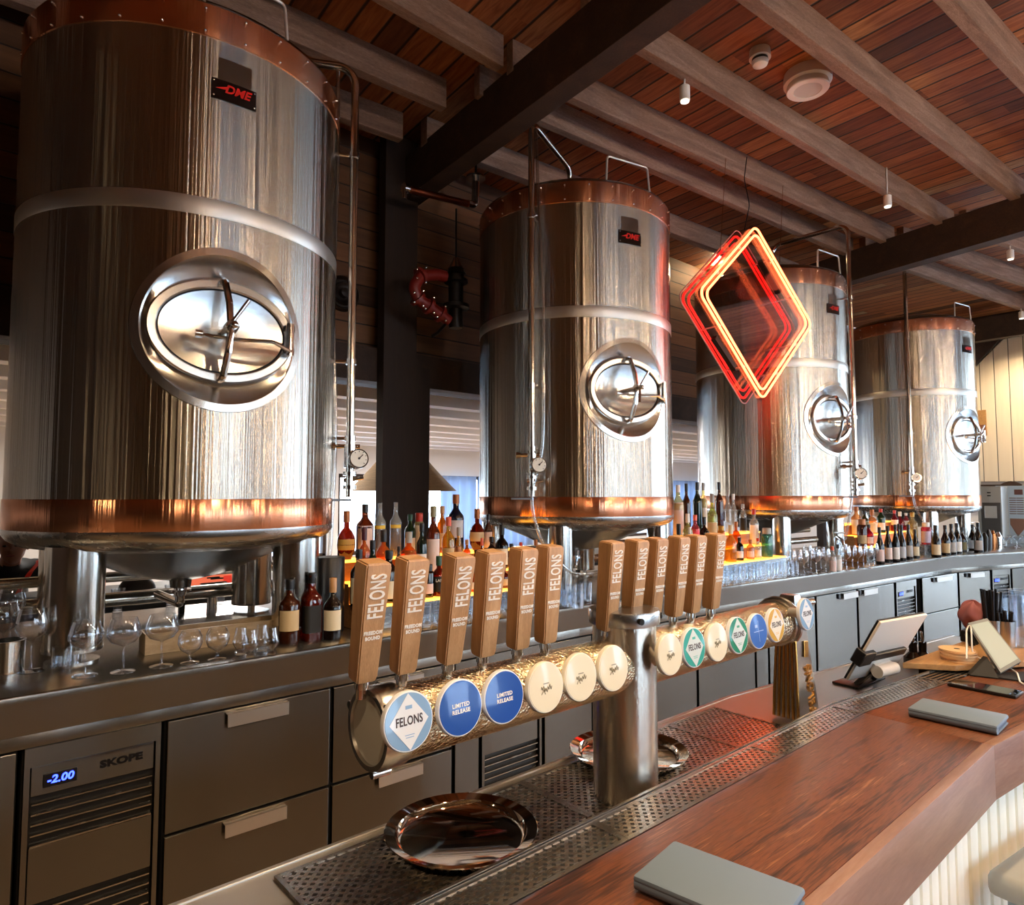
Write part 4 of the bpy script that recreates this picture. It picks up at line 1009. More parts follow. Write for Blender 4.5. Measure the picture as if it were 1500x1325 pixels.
for i, ((px, py), ck, kd) in enumerate(BD):
    p = aty(px, py, BYY); rr = .0375 if i < 7 else .0375
    fm = frame_mat((p.x, p.y, p.z), (1, 0, 0), (0, .10, 1))
    disc = MB().lathe([(rr, -.006), (rr, .0), (rr - .001, .0015), (.0001, .0016)], 48, M=fm, cap1=False)
    b = obj('badge', disc, M['badge_white'] if ck != 'cream' else flat('badge_cream_rim', C['cream'][1], .12, coat=.8), tw, 50, label={'F': 'round badge with a white diamond reading FELONS', 'L': 'round blue badge reading LIMITED RELEASE', 'C': 'round cream badge with a small script', 'B': 'round mid blue badge'}[kd])
    obj('face_disc', MB().lathe([(rr - .0022, .0016), (rr - .0024, .0021), (.0001, .0022)], 48, M=fm, cap0=False, cap1=False), flat('badge_' + ck, C[ck][0], .14, coat=.9), b, 50)
    obj('badge_stem', MB().cyl(fm @ Vector((0, 0, -.005)), Vector((p.x, TY - .048, p.z - .02 if i < 12 else p.z)), .011, seg=16), M['white_rod'], b)
    if kd == 'F':
        d = MB().prism([(0, -rr * .93), (rr * .78, 0), (0, rr * .93), (-rr * .78, 0)], .0022, .0026, M=fm); obj('diamond', d, flat('diamond_' + ck, C[ck][1], .15, coat=.9), b, 0)
        w = MB().mesh(text_mesh('FELONS', .0155, .0002, .72, 0, .0003, 1.05), fm @ Matrix.Translation((0, .001, .0028))); obj('lettering', w, M['text_dark'], b, 0)
        w = MB().box((-.007, -.0165, .0026), (.007, -.0155, .0028), M=fm).box((-.006, -.0195, .0026), (.006, -.0185, .0028), M=fm); obj('print_lines', w, flat('print_' + ck, C[ck][0], .4), b, 0)
        obj('small_emblem', MB().box((-.005, .0155, .0026), (.005, .0200, .0028), M=fm), flat('print_' + ck, C[ck][0], .4), b, 0)
    elif kd == 'L':
        w = MB().mesh(text_mesh('LIMITED', .0075, .0002, 1, 0, .0002, 1.1), fm @ Matrix.Translation((0, .0035, .0024))).mesh(text_mesh('RELEASE', .0075, .0002, 1, 0, .0002, 1.1), fm @ Matrix.Translation((0, -.0045, .0024))); obj('lettering', w, M['text_white'], b, 0)
    elif kd == 'C':
        w = MB().box((-.006, .005, .0023), (.006, .0065, .0025), M=fm)
        w.tube([fm @ Vector((-.011 + .022 * k / 24, -.002 + .0035 * math.sin(k * 1.35) + .002 * math.sin(k * .4), .0025)) for k in range(25)], .0006, 5).tube([fm @ Vector((-.011, -.009, .0025)), fm @ Vector((-.006, -.003, .0025)), fm @ Vector((-.003, -.0095, .0025))], .0006, 5)
        obj('lettering', w, M['text_grey'], b, 0)
    else:
        w = MB().box((-.02, -.0006, .0024), (.02, .0006, .0026), M=fm).box((-.0006, -.022, .0024), (.0006, .022, .0026), M=fm).box((-.014, .008, .0024), (-.004, .014, .0026), M=fm); obj('print_lines', w, flat('badge_line', '#9db8ea', .4), b, 0)
def round_tray(c, label):
    t = thing('round_tray', label, 'tray', (c[0], c[1], 1.0565))
    pr = [(.0001, 1.0575), (.098, 1.0575), (.103, 1.060), (.108, 1.069), (.121, 1.0725), (.1245, 1.0735), (.126, 1.0725), (.1245, 1.071), (.110, 1.067), (.105, 1.058), (.099, 1.0565), (.0001, 1.0565)]
    obj('dish', MB().lathe(pr, 80, (c[0], c[1], 0), cap0=False, cap1=False), M['mirror_tray'], t, 40)
M['mirror_tray'] = flat('mirror_steel', '#d9d0c0', .045, 1.0)
round_tray((.690, .905), 'round mirror finish serving tray on the near rear drip tray')
c2 = atz(921, 1098, 1.072); round_tray((c2.x + .004, c2.y + .004), 'round mirror finish serving tray behind the big tap column')

# ------------------------------------------------------------------ things on the bar top
def menu(c, rot, L, Wd, label, m=None):
    t = thing('menu_wallet', label, 'menu', (c[0], c[1], 1.1005), rot, 'menu wallets on the bar')
    b = MB().box((-Wd / 2, -L / 2, .012), (Wd / 2, L / 2, .022), bev=.0045).box((-Wd / 2 + .006, -L / 2 + .001, .001), (Wd / 2, L / 2 - .001, .0045), bev=.002)
    b.b.transform(WM[t]); obj('cover', b, M['menu'], t, 40)
    b = MB().box((-Wd / 2 + .012, -L / 2 + .004, .004), (Wd / 2 - .003, L / 2 - .004, .0125), bev=.001); b.b.transform(WM[t]); obj('pages', b, M['menu_edge'], t, 0, label='slate blue page edge')
    b = MB(); b.tube([Vector((-Wd / 2 + .0105, -L / 2 + .002, .011)), Vector((-Wd / 2 + .0105, L / 2 - .002, .011))], .0105, 16); b.b.transform(WM[t]); obj('spine', b, M['menu'], t, 40)
    return t
def menu_from(pxs, z, label):
    A_, B_, C_ = [atz(px, py, z) for px, py in pxs]            # near-left, far-left, far-right corners
    w = (B_ - A_); l = (C_ - B_); c = (A_ + C_) / 2
    rot = math.atan2(l.y, l.x) + PI / 2
    return menu((c.x, c.y), rot, l.length, w.length, label)
menu_from([(921, 1279), (992, 1231), (1187, 1302)], 1.122, 'grey menu wallet lying nearest, at the bottom edge of the photo')
menu_from([(1330, 1036), (1350, 1021), (1477, 1046)], 1.122, 'grey menu wallet lying beyond the mitre joint of the bar')
p = [atz(x, y, 1.107) for x, y in ((1399, 1003), (1412, 996), (1487, 1010))]
w, l = p[1] - p[0], p[2] - p[1]; c = (p[0] + p[2]) / 2
t = thing('smartphone', 'black smartphone lying screen up between the menu and the tablet stand', 'phone', (c.x, c.y, 1.1005), math.atan2(l.y, l.x))
b = MB().box((-.077, -.036, 0), (.077, .036, .008), bev=.0035); b.b.transform(WM[t]); obj('body', b, flat('phone_case', '#2a2523', .3, .5), t, 40)
b = MB().box((-.074, -.033, .0081), (.074, .033, .0084)); b.b.transform(WM[t]); obj('screen', b, flat('phone_glass', '#08090a', .06), t, 0)
# white payment screen facing the staff
BLp = atz(1238, 994, 1.085)
wd = Vector((math.cos(R(-10)), math.sin(R(-10)), 0))
TLp = atplane(1287, 909, BLp, wd); up_ = (TLp - BLp); hgt = up_.length
BRp = BLp + wd * .20
def pos_len(px, py):
    n = wd.cross(up_).normalized(); return (atplane(px, py, BLp, n) - TLp).dot(wd)
Wp = max(.14, min(.30, pos_len(1356, 896)))
fm = frame_mat(BLp, wd, up_)                               # z axis points toward the customers
t = thing('payment_screen', 'white tilted payment screen on a black stand behind the bar', 'payment terminal', (*bend(BLp.x + .1, BLp.y)[:], 1.0505))
b = MB().box((0, 0, 0), (Wp, hgt, .009), M=fm, bev=.003); obj('back_shell', b, flat('pos_white', '#e9e2d8', .35), t, 40)
b = MB().box((.0, .0, -.006), (Wp, hgt, -.0002), M=fm, bev=.002); obj('screen', b, M['black'], t, 0)
b = MB().box((-.012, hgt * .30, -.012), (.045, hgt * .52, .022), M=fm, bev=.004).box((.04, hgt * .36, .010), (Wp * .86, hgt * .47, .022), M=fm, bev=.003); obj('card_reader', b, M['black'], t, 0, label='black card reader clipped to the back')
b = MB().cyl(fm @ Vector((Wp * .35, hgt * .18, .03)), fm @ Vector((Wp * .72, hgt * .18, .03)), .018, seg=24).box((Wp * .36, hgt * .12, .006), (Wp * .71, hgt * .24, .03), M=fm); obj('hinge_boss', b, flat('pos_white', '#e9e2d8', .35), t, 40)
hp_ = fm @ Vector((Wp * .5, hgt * .18, .01)); bc = Vector((hp_.x + .02, hp_.y + .05, 1.052))
b = MB().tube([hp_, Vector((bc.x + .05, bc.y - .01, 1.054))], .009, 8).tube([hp_, Vector((bc.x - .06, bc.y + .0, 1.054))], .009, 8).prism([(bc.x - .09, bc.y - .02), (bc.x + .09, bc.y - .03), (bc.x + .10, bc.y + .04), (bc.x - .08, bc.y + .06)], 1.0505, 1.056, bev=.002)
obj('stand', b, M['black'], t, 30)
# coasters, tablet stand, cable, straws, jars, board and tools at the far end
def bz(px, py, z=1.1): return atz(px, py, z)
ends = thing('end_board', 'pale timber bench top at the far end behind the trays', 'bench top', (2.75, .66, 1.06))
q = [bz(1322, 970, 1.122), bz(1418, 936, 1.122), bz(1520, 910, 1.122), bz(1575, 963, 1.122), bz(1470, 970, 1.122), bz(1400, 974, 1.122)]
obj('board', MB().prism([(v.x, v.y) for v in q], 1.105, 1.122, bev=.002), M['pale_wood'], ends, 0)
sq_ = [bz(1345, 961, 1.122), bz(1418, 942, 1.122), bz(1500, 919, 1.122), bz(1500, 945, 1.122), bz(1412, 952, 1.122)]
obj('support_block', MB().prism([(v.x, v.y) for v in sq_], 1.0540, 1.1045), M['pale_wood'], ends, 0)
cst = bz(1404, 966, 1.1225)
for k in range(9):
    cc = Vector((cst.x + random.uniform(-.004, .004), cst.y + random.uniform(-.004, .004)))
    o = obj('coaster', MB().cyl((cc.x, cc.y, 1.1225 + k * .0036), (cc.x, cc.y, 1.1258 + k * .0036), .047, seg=40), flat('coaster_board_%d' % (k % 3), ['#d9b080', '#cfa375', '#e0bb8e'][k % 3], .7), None, 40)
    tag(o, '%s round brown coaster from the bottom of the stack on the bar' % ordinal(k) if k < 8 else 'topmost round brown coaster of the stack, with a dark spot', 'coaster', 'stacked coasters')
obj('print_spot', MB().cyl((cc.x, cc.y, 1.1547), (cc.x, cc.y, 1.155), .008, seg=16), M['dark_metal'], o)
# tablet in plastic on a black folding stand
T0 = [bz(1464, 986, 1.115), ]
tb = thing('tablet', 'tablet in a clear plastic cover leaning on a black stand', 'tablet', (2.45, .56, 1.1005), 0)
n_ = Vector((-.55, -.45, .70)).normalized()
Pt = bz(1466, 985, 1.112)
crn = [atplane(px, py, Pt, n_) for px, py in ((1418, 912), (1446, 905), (1496, 968), (1466, 985))]
b = MB(); th = n_ * -.010
b.ring_loft([[v for v in crn], [v + th for v in crn]]); obj('body', b, flat('tablet_grey', '#8a8f8e', .3), tb, 0)
ins = [crn[0].lerp(crn[2], .06), crn[1].lerp(crn[3], .06), crn[2].lerp(crn[0], .06), crn[3].lerp(crn[1], .06)]
b = MB().ring_loft([[v + n_ * .0006 for v in ins], [v + n_ * .001 for v in ins]]); obj('screen', b, flat('tablet_screen', '#b9c9c6', .18, coat=1.0), tb, 0)
ts = thing('tablet_stand', 'black folding stand under the plastic covered tablet', 'stand', (2.55, .57, 1.1005))
a_ = [bz(1420, 989, 1.101), bz(1464, 994, 1.101), bz(1530, 1003, 1.101), bz(1500, 985, 1.101)]
apex = atplane(1440, 957, Pt + th * 1.2, n_); 
b = MB().prism([(v.x, v.y) for v in a_], 1.1005, 1.105)
obj('base', b, M['black_soft'], ts, 0)
cf = crn[0] + th * 1.4; 
b = MB(); A1, A2 = bz(1422, 988, 1.104), bz(1463, 993, 1.104); top = (crn[0] * .35 + crn[3] * .65) + th * 1.3
b.ring_loft([[A1, A2, top], [A1 + Vector((.008, .012, 0)), A2 + Vector((.008, .012, 0)), top + Vector((.008, .012, 0))]]); obj('side_wing', b, M['black_soft'], ts, 0)
b = MB(); e1 = crn[1] + th * 1.2; e2 = crn[0].lerp(crn[1], .5) + th * 1.2
b.ring_loft([[e1, e2, crn[2] + th * 1.2], [e1 + th, e2 + th, crn[2] + th * 2.2]]); obj('back_flap', b, M['black_soft'], ts, 0)
cab = [bz(1416, 965, 1.15), atplane(1414, 925, Pt, n_) + n_ * .01, atplane(1418, 917, Pt, n_) + n_ * .02, atplane(1421, 930, Pt, n_) + n_ * .012, bz(1424, 957, 1.15), bz(1432, 962, 1.135), bz(1450, 970, 1.13), bz(1470, 973, 1.12), bz(1490, 985, 1.108), bz(1494, 998, 1.104), bz(1515, 1012, 1.1035)]
tag(obj('charging_cable', MB().tube(fillet(cab, .02, 4), .0022, 8), flat('cable_white', '#eee9df', .4), None), 'white charging cable looping off the tablet onto the bar', 'cable')
def straws(px, py, zt, r, n, label):
    c = bz(px, py, 1.1225); t = thing('straw_holder', label, 'straw holder', (c.x, c.y, 1.1225), group='straw holders')
    obj('cup', MB().lathe([(r * .9, 1.1225), (r, 1.205), (r - .002, 1.205), (r * .88, 1.126), (.0001, 1.126)], 28, (c.x, c.y, 0)), M['collar'], t, 40)
    for k in range(n):
        a = 2 * PI * k * .381; rr = r * .8 * math.sqrt((k + .5) / n); p0 = Vector((c.x + rr * .6 * math.cos(a), c.y + rr * .6 * math.sin(a), 1.128)); p1 = Vector((c.x + rr * 1.25 * math.cos(a), c.y + rr * 1.25 * math.sin(a), zt + random.uniform(-.006, .006)))
        obj('straw', MB().cyl(p0, p1, .0042, seg=8), M['black'], t)
straws(1454, 944, 1.30, .034, 14, 'holder of tall black straws behind the tablet, against the steel door')
straws(1474, 946, 1.235, .030, 10, 'holder of shorter black straws right behind the tablet edge')
def gjar(px, py, r, h, label):
    c = bz(px, py, 1.1225); o = obj('glass_jar', MB().lathe([(.0001, 1.1228), (r * .95, 1.1228), (r, 1.128), (r, 1.12 + h), (r - .003, 1.12 + h), (r - .004, 1.130), (.0001, 1.128)], 32, (c.x, c.y, 0), cap0=False, cap1=False), M['glass'], None, 40)
    tag(o, label, 'glass jar', 'glass jars by the straws')
gjar(1489, 945, .042, .17, 'clear glass jar right of the straws'); gjar(1503, 940, .042, .175, 'clear glass jar cut off by the right photo edge')
# pink bundle and bar tools
c = bz(1428, 938, 1.1225)
t = thing('bar_caddy', 'black caddy of bar tools with a dusky pink cloth on top', 'bar caddy', (c.x, c.y, 1.1225))
obj('caddy_box', MB().box((c.x - .05, c.y - .03, 1.1225), (c.x + .05, c.y + .03, 1.16), bev=.004), M['black'], t, 0)
cl = MB().sphere((0, 0, 0), (.05, .04, .045), 48, 32)
for v in cl.b.verts:
    a = math.atan2(v.co.y, v.co.x); v.co *= 1 + .09 * math.sin(4 * a + 40 * v.co.z) + .07 * math.sin(7 * a - 90 * v.co.z)
    v.co += Vector((c.x + .0, c.y, 1.208))
obj('cloth', cl, flat('pink_cloth', '#a8686b', .85), t, 60, label='dusky pink cloth')
for k in range(3): obj('tool', MB().cyl((c.x - .03 - .012 * k, c.y - .01 + .01 * k, 1.15), (c.x - .07 - .02 * k, c.y - .02, 1.115 + .0 * k), .006, seg=8), M['dark_metal'], t)
for k, px in enumerate((1338, 1352)):
    c = atz(px, 962, 1.07); t = thing('bottle_pourer', ['small dark bottle with a steel pourer beside the payment screen', 'second small dark bottle with a steel pourer right of the first'][k], 'pourer bottle', (c.x, c.y, 1.05))
    obj('neck', MB().lathe([(.03, 1.05), (.03, 1.07), (.0125, 1.088), (.0125, 1.12)], 20, (c.x, c.y, 0)), flat('dark_bottle_glass', '#120d0a', .1), t, 40)
    obj('pourer', MB().cyl((c.x, c.y, 1.12), (c.x - .01, c.y, 1.158), .006, .0035, seg=10), M['chrome'], t)
# stool corner at the lower right
cz = atz(1455, 1287, .84)
t = thing('bar_stool', 'grey bar stool at the lower right corner by the cream bar front', 'bar stool', (cz.x + .17, cz.y - .18, 0), R(-8))
def SW(mb):
    mb.b.transform(WM[t]); return mb
obj('seat', SW(MB().box((-.17, -.18, .79), (.19, .18, .84), bev=.016)), flat('stool_grey', '#9c9d98', .5), t, 50)
for k, (sx, sy) in enumerate(((-.13, -.14), (.15, -.14), (-.13, .14), (.15, .14))): obj('leg', SW(MB().cyl((sx * 1.15, sy * 1.1, 0), (sx, sy, .795), .014, seg=12)), flat('stool_leg', '#8fa0ad', .4), t)
obj('foot_ring', SW(MB().tube([(-.135, -.145, .28), (.155, -.145, .28), (.155, .145, .28), (-.135, .145, .28)], .009, 8, closed=True)), flat('stool_leg', '#8fa0ad', .4), t)
M['panel_glow'] = glow('added_shelf_glow', '#ffa63c', 1.6)
# ------------------------------------------------------------------ bottle shelves, bottles and glasses
def stepped(x0, x1, yf, dy, zs, label, roty=0):
    t = thing('bottle_shelf', label, 'bottle shelf', ((x0 + x1) / 2, yf, CTOP + .0005), 0, 'stepped bottle shelves')
    for k, z in enumerate(zs):
        y0 = yf + dy * k; y1 = yf + dy * (k + 1) if k < len(zs) - 1 else yf + dy * (k + 1) + .03
        s = obj('step', MB().box((x0, y0, CTOP + .001), (x1, y1, z - .001), bev=.002), M['lit_wood'], t, 0)
        obj('lit_edge', MB().box((x0, y0 - .006, z - .011), (x1, y0 - .0005, z - .0005)), M['amber_glow'], s, 0)
        obj('added_glow_sheet', MB().box((x0 + .004, y0 + .004, z - .0009), (x1 - .004, y1 - .004, z - .0002)), M['panel_glow'], s, 0)  # glowing sheet added to brighten the bottles from below
        obj('steel_face', MB().box((x0, y0 - .004, CTOP + .001 if k == 0 else zs[k - 1]), (x1, y0 - .0005, z - .012)), M['counter'] if k == 0 else M['lit_wood'], s, 0)
    return t
Z1 = (1.067, 1.165, 1.27); YA, DA = 2.945, .125
xa0, xa1 = 1.625, aty(795, 858, YA).x
stepped(xa0, xa1, YA, DA, Z1, 'lit stepped shelf of spirits between the first and second tanks')
Z2 = (1.087, 1.185, 1.285); YB, DB = 2.76, .115
xb0, xb1 = 4.135, aty(1150, 815, YB).x
stepped(xb0, xb1, YB, DB, Z2, 'lit stepped shelf of spirits between the second and third tanks')
Z3 = (1.10, 1.2, 1.31); YC = 2.60
xc0, xc1 = 6.86, aty(1343, 790, YC).x
stepped(xc0, xc1, YC, .11, Z3, 'orange lit stepped shelf between the third and fourth tanks')

def bglass(name, col, rough=.02):
    if name in _M: return _M[name]
    t = NT(name)
    lw = t.n('ShaderNodeLayerWeight'); lw.inputs[0].default_value = .3
    c = t.mix(t.math('POWER', lw.outputs['Facing'], 1.5), srgb(col), tuple(x * .35 for x in srgb(col)[:3]) + (1,))
    tr = t.n('ShaderNodeBsdfTransparent'); t.l(c, tr.inputs[0])
    df = t.n('ShaderNodeBsdfDiffuse'); df.inputs[0].default_value = tuple(x * .8 for x in srgb(col)[:3]) + (1,)
    m1 = t.n('ShaderNodeMixShader'); m1.inputs[0].default_value = .28; t.l(tr.outputs[0], m1.inputs[1]); t.l(df.outputs[0], m1.inputs[2])
    gl = t.n('ShaderNodeBsdfGlossy'); gl.inputs['Roughness'].default_value = rough
    f = t.math('MULTIPLY_ADD', t.math('POWER', lw.outputs['Facing'], 3.0), .7, .06)
    m2 = t.n('ShaderNodeMixShader'); t.l(f, m2.inputs[0]); t.l(m1.outputs[0], m2.inputs[1]); t.l(gl.outputs[0], m2.inputs[2])
    t.l(m2.outputs[0], t.out.inputs[0]); _M[name] = t.m; return t.m
BC = dict(amber='#d9822a', dark='#2a1710', brown='#6e3316', red='#8c2a14', gold='#f2c14e', clear='#eef2f0', green='#2f5a35', dgreen='#1d3b2a', orange='#f08a2a', olive='#5d5a24', teal='#6fb8a8', black='#0e0c0d', blue='#1a2340', rose='#e8697a', pale='#efe3b0', ygreen='#d9dc8e', crimson='#b01c34', peach='#e9b98a')
LC = dict(cream='#e4d7b8', white='#ece8e2', pink='#e6cfc6', black='#15130f', red='#d8434f', grey='#b4b0ab', gold='#caa452', lilac='#c7bdd6', olive='#77704a', silver='#c4c8cf', yellow='#e8c84a', blush='#dcc3bc', tan='#cdb489')
KC = dict(black='#131212', gold='#b18a42', red='#c23a2a', wood='#b98a58', white='#ece8e0', coral='#e0654a', purple='#4a1626', green='#1f4a34', grey='#a9a59c', copper='#a4653d', olive='#8f8a68', cream='#dccfae')
def profile(kind, h, r):
    if kind == 'std': return [(0.0001, 0), (r * .94, 0), (r, .012), (r, .58 * h), (r * .93, .63 * h), (r * .55, .70 * h), (r * .36, .75 * h), (r * .34, .93 * h), (r * .38, .935 * h), (r * .38, .955 * h)]
    if kind == 'wine': return [(0.0001, 0), (r * .95, 0), (r, .01), (r, .60 * h), (r * .93, .66 * h), (r * .6, .72 * h), (r * .38, .78 * h), (r * .36, .97 * h)]
    if kind == 'burg': return [(0.0001, 0), (r * .95, 0), (r, .01), (r, .44 * h), (r * .93, .52 * h), (r * .68, .62 * h), (r * .44, .72 * h), (r * .34, .82 * h), (r * .34, .97 * h)]
    if kind == 'squat': return [(0.0001, 0), (r * .94, 0), (r, .014), (r * 1.02, .48 * h), (r * .95, .56 * h), (r * .6, .64 * h), (r * .32, .69 * h), (r * .3, .85 * h), (r * .36, .855 * h), (r * .36, .875 * h)]
    if kind == 'round': return [(0.0001, 0), (r * .55, 0), (r * .62, .012), (r * .9, .15 * h), (r, .30 * h), (r * .93, .45 * h), (r * .6, .58 * h), (r * .28, .65 * h), (r * .26, .86 * h), (r * .31, .865 * h), (r * .31, .88 * h)]
    if kind == 'cone': return [(0.0001, 0), (r * .96, 0), (r, .012), (r * .92, .2 * h), (r * .62, .5 * h), (r * .36, .7 * h), (r * .3, .8 * h), (r * .3, .93 * h)]
    if kind == 'slim': return [(0.0001, 0), (r * .95, 0), (r, .01), (r, .55 * h), (r * .8, .62 * h), (r * .42, .72 * h), (r * .34, .8 * h), (r * .34, .96 * h)]
    if kind == 'jar': return [(0.0001, 0), (r * .94, 0), (r, .01), (r, .72 * h), (r * .9, .77 * h), (r * .7, .80 * h), (r * .68, .9 * h)]
def rad_at(prof, z):
    for (r0, z0), (r1, z1) in zip(prof[1:], prof[2:]):
        if z0 <= z <= z1: return r0 + (r1 - r0) * (z - z0) / max(z1 - z0, 1e-6)
    return prof[-1][0]
BN = [0]; PLACED = []
def bottle(px, ytop, y, zb, kind, col, lab, cap, text, w=None, sq=False, lz=(.12, .42), grp='spirit bottles', cat='bottle', liq=None):
    p = aty(px, ytop, y); h = max(.12, min(.48, p.z - zb)); r = (w or .036) * (.88 if 'spirits' in grp else 1.0)
    for (ox, oy, orr) in PLACED:                       # never let two bottles share the same space
        d_ = math.hypot(ox - p.x, oy - y) - (orr + .0015)
        if sq: d_ /= 1.13
        if d_ < r: r = d_
    if r < .0165: return None
    PLACED.append((p.x, y, r * (1.13 if sq else 1.0)))
    t = thing('bottle', text, cat, (p.x, y, zb + .0006), 0, grp)
    pr = profile(kind, h, r)
    top = pr[-1]; pw = 5.0 if sq else None
    b = MB().lathe([(a, zb + .0006 + z) for a, z in pr], 28, (p.x, y, 0), power=pw if sq else None, cap0=False, cap1=False)
    obj('body', b, bglass('bottle_' + col, BC[col]), t, 45)
    if liq:
        f = .5; lp = [(max(a - .003, .0001), z + .002) for a, z in pr if z < f * h]; lp.append((max(rad_at(pr, f * h) - .003, .001), f * h)); lp.append((.0001, f * h + .0001))
        obj('drink', MB().lathe([(a, zb + .0006 + z) for a, z in lp], 24, (p.x, y, 0), power=pw if sq else None, cap0=False, cap1=False), bglass('bottle_' + liq, BC[liq]), t, 45)
    if cap:
        cb = MB().lathe([(top[0] + .002, top[1] - .035 * h / .3), (top[0] + .0025, top[1] + .002), (top[0] + .0025, h - .003), (top[0], h), (.0001, h)], 18, (p.x, y, zb + .0006), cap0=False, cap1=False)
        obj('cap', cb, flat('cap_' + cap, KC[cap], .4, .5 if cap in ('gold', 'copper') else 0), t, 40)
    if lab:
        a0 = math.atan2(-y, -p.x); g = []
        for k in range(4):
            z = h * (lz[0] + (lz[1] - lz[0]) * k / 3); row = []
            for j in range(11):
                a = a0 + R(-62 + 124 * j / 10); q = 1.0
                if sq: q = (abs(math.cos(a)) ** 5 + abs(math.sin(a)) ** 5) ** (-1 / 5)
                rr = (rad_at(pr, z) + .0008) * q
                row.append(Vector((p.x + rr * math.cos(a), y + rr * math.sin(a), zb + z)))
            g.append(row)
        lo = obj('label', MB().patch(g), flat('label_' + lab, LC[lab], .6), t, 60)
    BN[0] += 1
    return t, p.x, y, h, r
YL = [YA + .058, YA + DA + .058, YA + 2 * DA + .064]
def L(px, yt, tier, *a, **k): return bottle(px, yt, YL[tier] + random.uniform(-.002, .002), Z1[tier], *a, grp='spirits between the first and second tanks', **k)
L(508, 748, 2, 'round', 'red', 'gold', 'copper', 'round dark red cognac decanter with a gold disc label, far left of the shelf', w=.055, lz=(.2, .42))
L(535, 738, 2, 'std', 'brown', 'pink', 'black', 'square shouldered brown bottle with a big pale pink label under the pressure gauge', w=.044, sq=True, lz=(.06, .6))
L(557, 733, 2, 'std', 'clear', 'yellow', None, 'left of two open necked clear bottles of dark red spirit before the timber post', liq='red', lz=(.5, .56))
L(580, 732, 2, 'std', 'clear', 'yellow', None, 'right of two open necked clear bottles of dark red spirit before the timber post', liq='red', lz=(.5, .56))
L(601, 753, 2, 'std', 'green', 'white', 'green', 'green bottle with a dark green cap in the top row')
L(614, 751, 2, 'jar', 'pale', 'cream', 'red', 'stubby cream labelled bottle with a red top in the top row', w=.04, lz=(.1, .7))
L(648, 741, 2, 'std', 'amber', 'tan', 'wood', 'amber bottle with a tall wooden stopper in the top row', w=.034)
L(668, 724, 2, 'std', 'blue', 'silver', 'copper', 'large dark blue bottle with slanting silver label, tallest on the shelf', w=.055, lz=(.25, .55))
L(699, 745, 2, 'round', 'red', 'tan', 'copper', 'round red brown decanter with a stopper, right part of the top row', w=.056, lz=(.22, .44))
L(715, 753, 2, 'slim', 'brown', 'pink', 'black', 'slim brown bottle with a black cap and pinkish label beside the round decanter', w=.032, lz=(.05, .5))
L(534, 772, 1, 'squat', 'amber', 'pink', 'purple', 'amber bottle with a dark purple capsule, left of the middle row', w=.036)
L(562, 776, 1, 'squat', 'orange', None, 'black', 'glowing orange bottle with a black cap, left of the middle row', w=.046)
L(576, 754, 1, 'slim', 'orange', 'red', 'coral', 'orange bottle with a coral capsule in the middle row', w=.034, lz=(.05, .35))
L(599, 779, 1, 'squat', 'orange', 'grey', 'grey', 'bright orange bottle with a grey label behind the second tap handle', w=.05, lz=(.1, .42))
L(618, 766, 1, 'std', 'dgreen', 'white', 'black', 'dark green bottle with a white label in the middle row', w=.034)
L(635, 741, 1, 'std', 'brown', 'pink', 'olive', 'brown bottle with an olive capsule and a pale pink label, middle row', w=.044, lz=(.06, .52))
L(657, 757, 1, 'std', 'gold', 'tan', 'coral', 'yellow bottle with a coral capsule, middle row', w=.042, lz=(.08, .45))
L(672, 772, 1, 'cone', 'gold', None, 'grey', 'conical golden bottle tapering to a thin neck, middle row', w=.05)
L(735, 768, 1, 'squat', 'black', 'cream', 'black', 'nearly black bottle with a cream label right of the red decanter', w=.046, lz=(.08, .45))
L(763, 794, 1, 'slim', 'clear', 'white', 'red', 'small clear bottle with a red cap near the second tank leg', w=.026)
L(785, 790, 1, 'squat', 'clear', 'white', 'copper', 'small clear bottle with a copper coloured stopper next to the second tank leg', w=.03)
L(697, 806, 1, 'slim', 'crimson', 'black', 'black', 'dark crimson bottle low between the third and fourth tap handles', w=.03)
L(526, 804, 0, 'std', 'dark', 'cream', 'black', 'dark bottle with a cream label left of the first tap handle', w=.046, lz=(.05, .5))
L(546, 791, 0, 'wine', 'dgreen', 'cream', 'black', 'dark green long necked bottle rising over the first tap handle', w=.038)
L(570, 806, 0, 'std', 'dark', 'cream', 'black', 'dark bottle with a wide cream label between the first two tap handles', w=.055, lz=(.08, .42))
L(590, 836, 0, 'squat', 'dark', 'cream', 'black', 'short dark bottle half hidden by the second tap handle', w=.045, lz=(.08, .4))
L(627, 826, 0, 'jar', 'dark', 'blush', 'black', 'short dark bottle with a blush label right of the second tap handle', w=.036)
lp = L(643, 814, 0, 'squat', 'red', 'black', 'green', 'short bottle with a black label reading LAP left of the third tap handle', w=.052, lz=(.12, .5))
a0 = math.atan2(-lp[2], -lp[1]); LR = lp[4]; nn = Vector((math.cos(a0), math.sin(a0), 0))
lt = MB().mesh(text_mesh('LAP', .022, .0003, .9), frame_mat(Vector((lp[1], lp[2], Z1[0] + lp[3] * .40)) + nn * (LR * 1.02 + .0035), (-nn.y, nn.x, 0), (0, 0, 1)))
obj('lettering', lt, M['text_white'], lp[0], 0)
L(671, 800, 0, 'cone', 'red', None, 'copper', 'red brown cone shaped flask over the third tap handle', w=.055)
L(694, 832, 0, 'jar', 'amber', 'white', 'black', 'short amber bottle with a round white label between the third and fourth tap handles', w=.034)
L(738, 828, 0, 'squat', 'red', 'tan', 'copper', 'short reddish bottle between the fourth and fifth tap handles', w=.036)
L(752, 838, 0, 'jar', 'brown', 'tan', 'black', 'short brown bottle left of the fifth tap handle', w=.034)
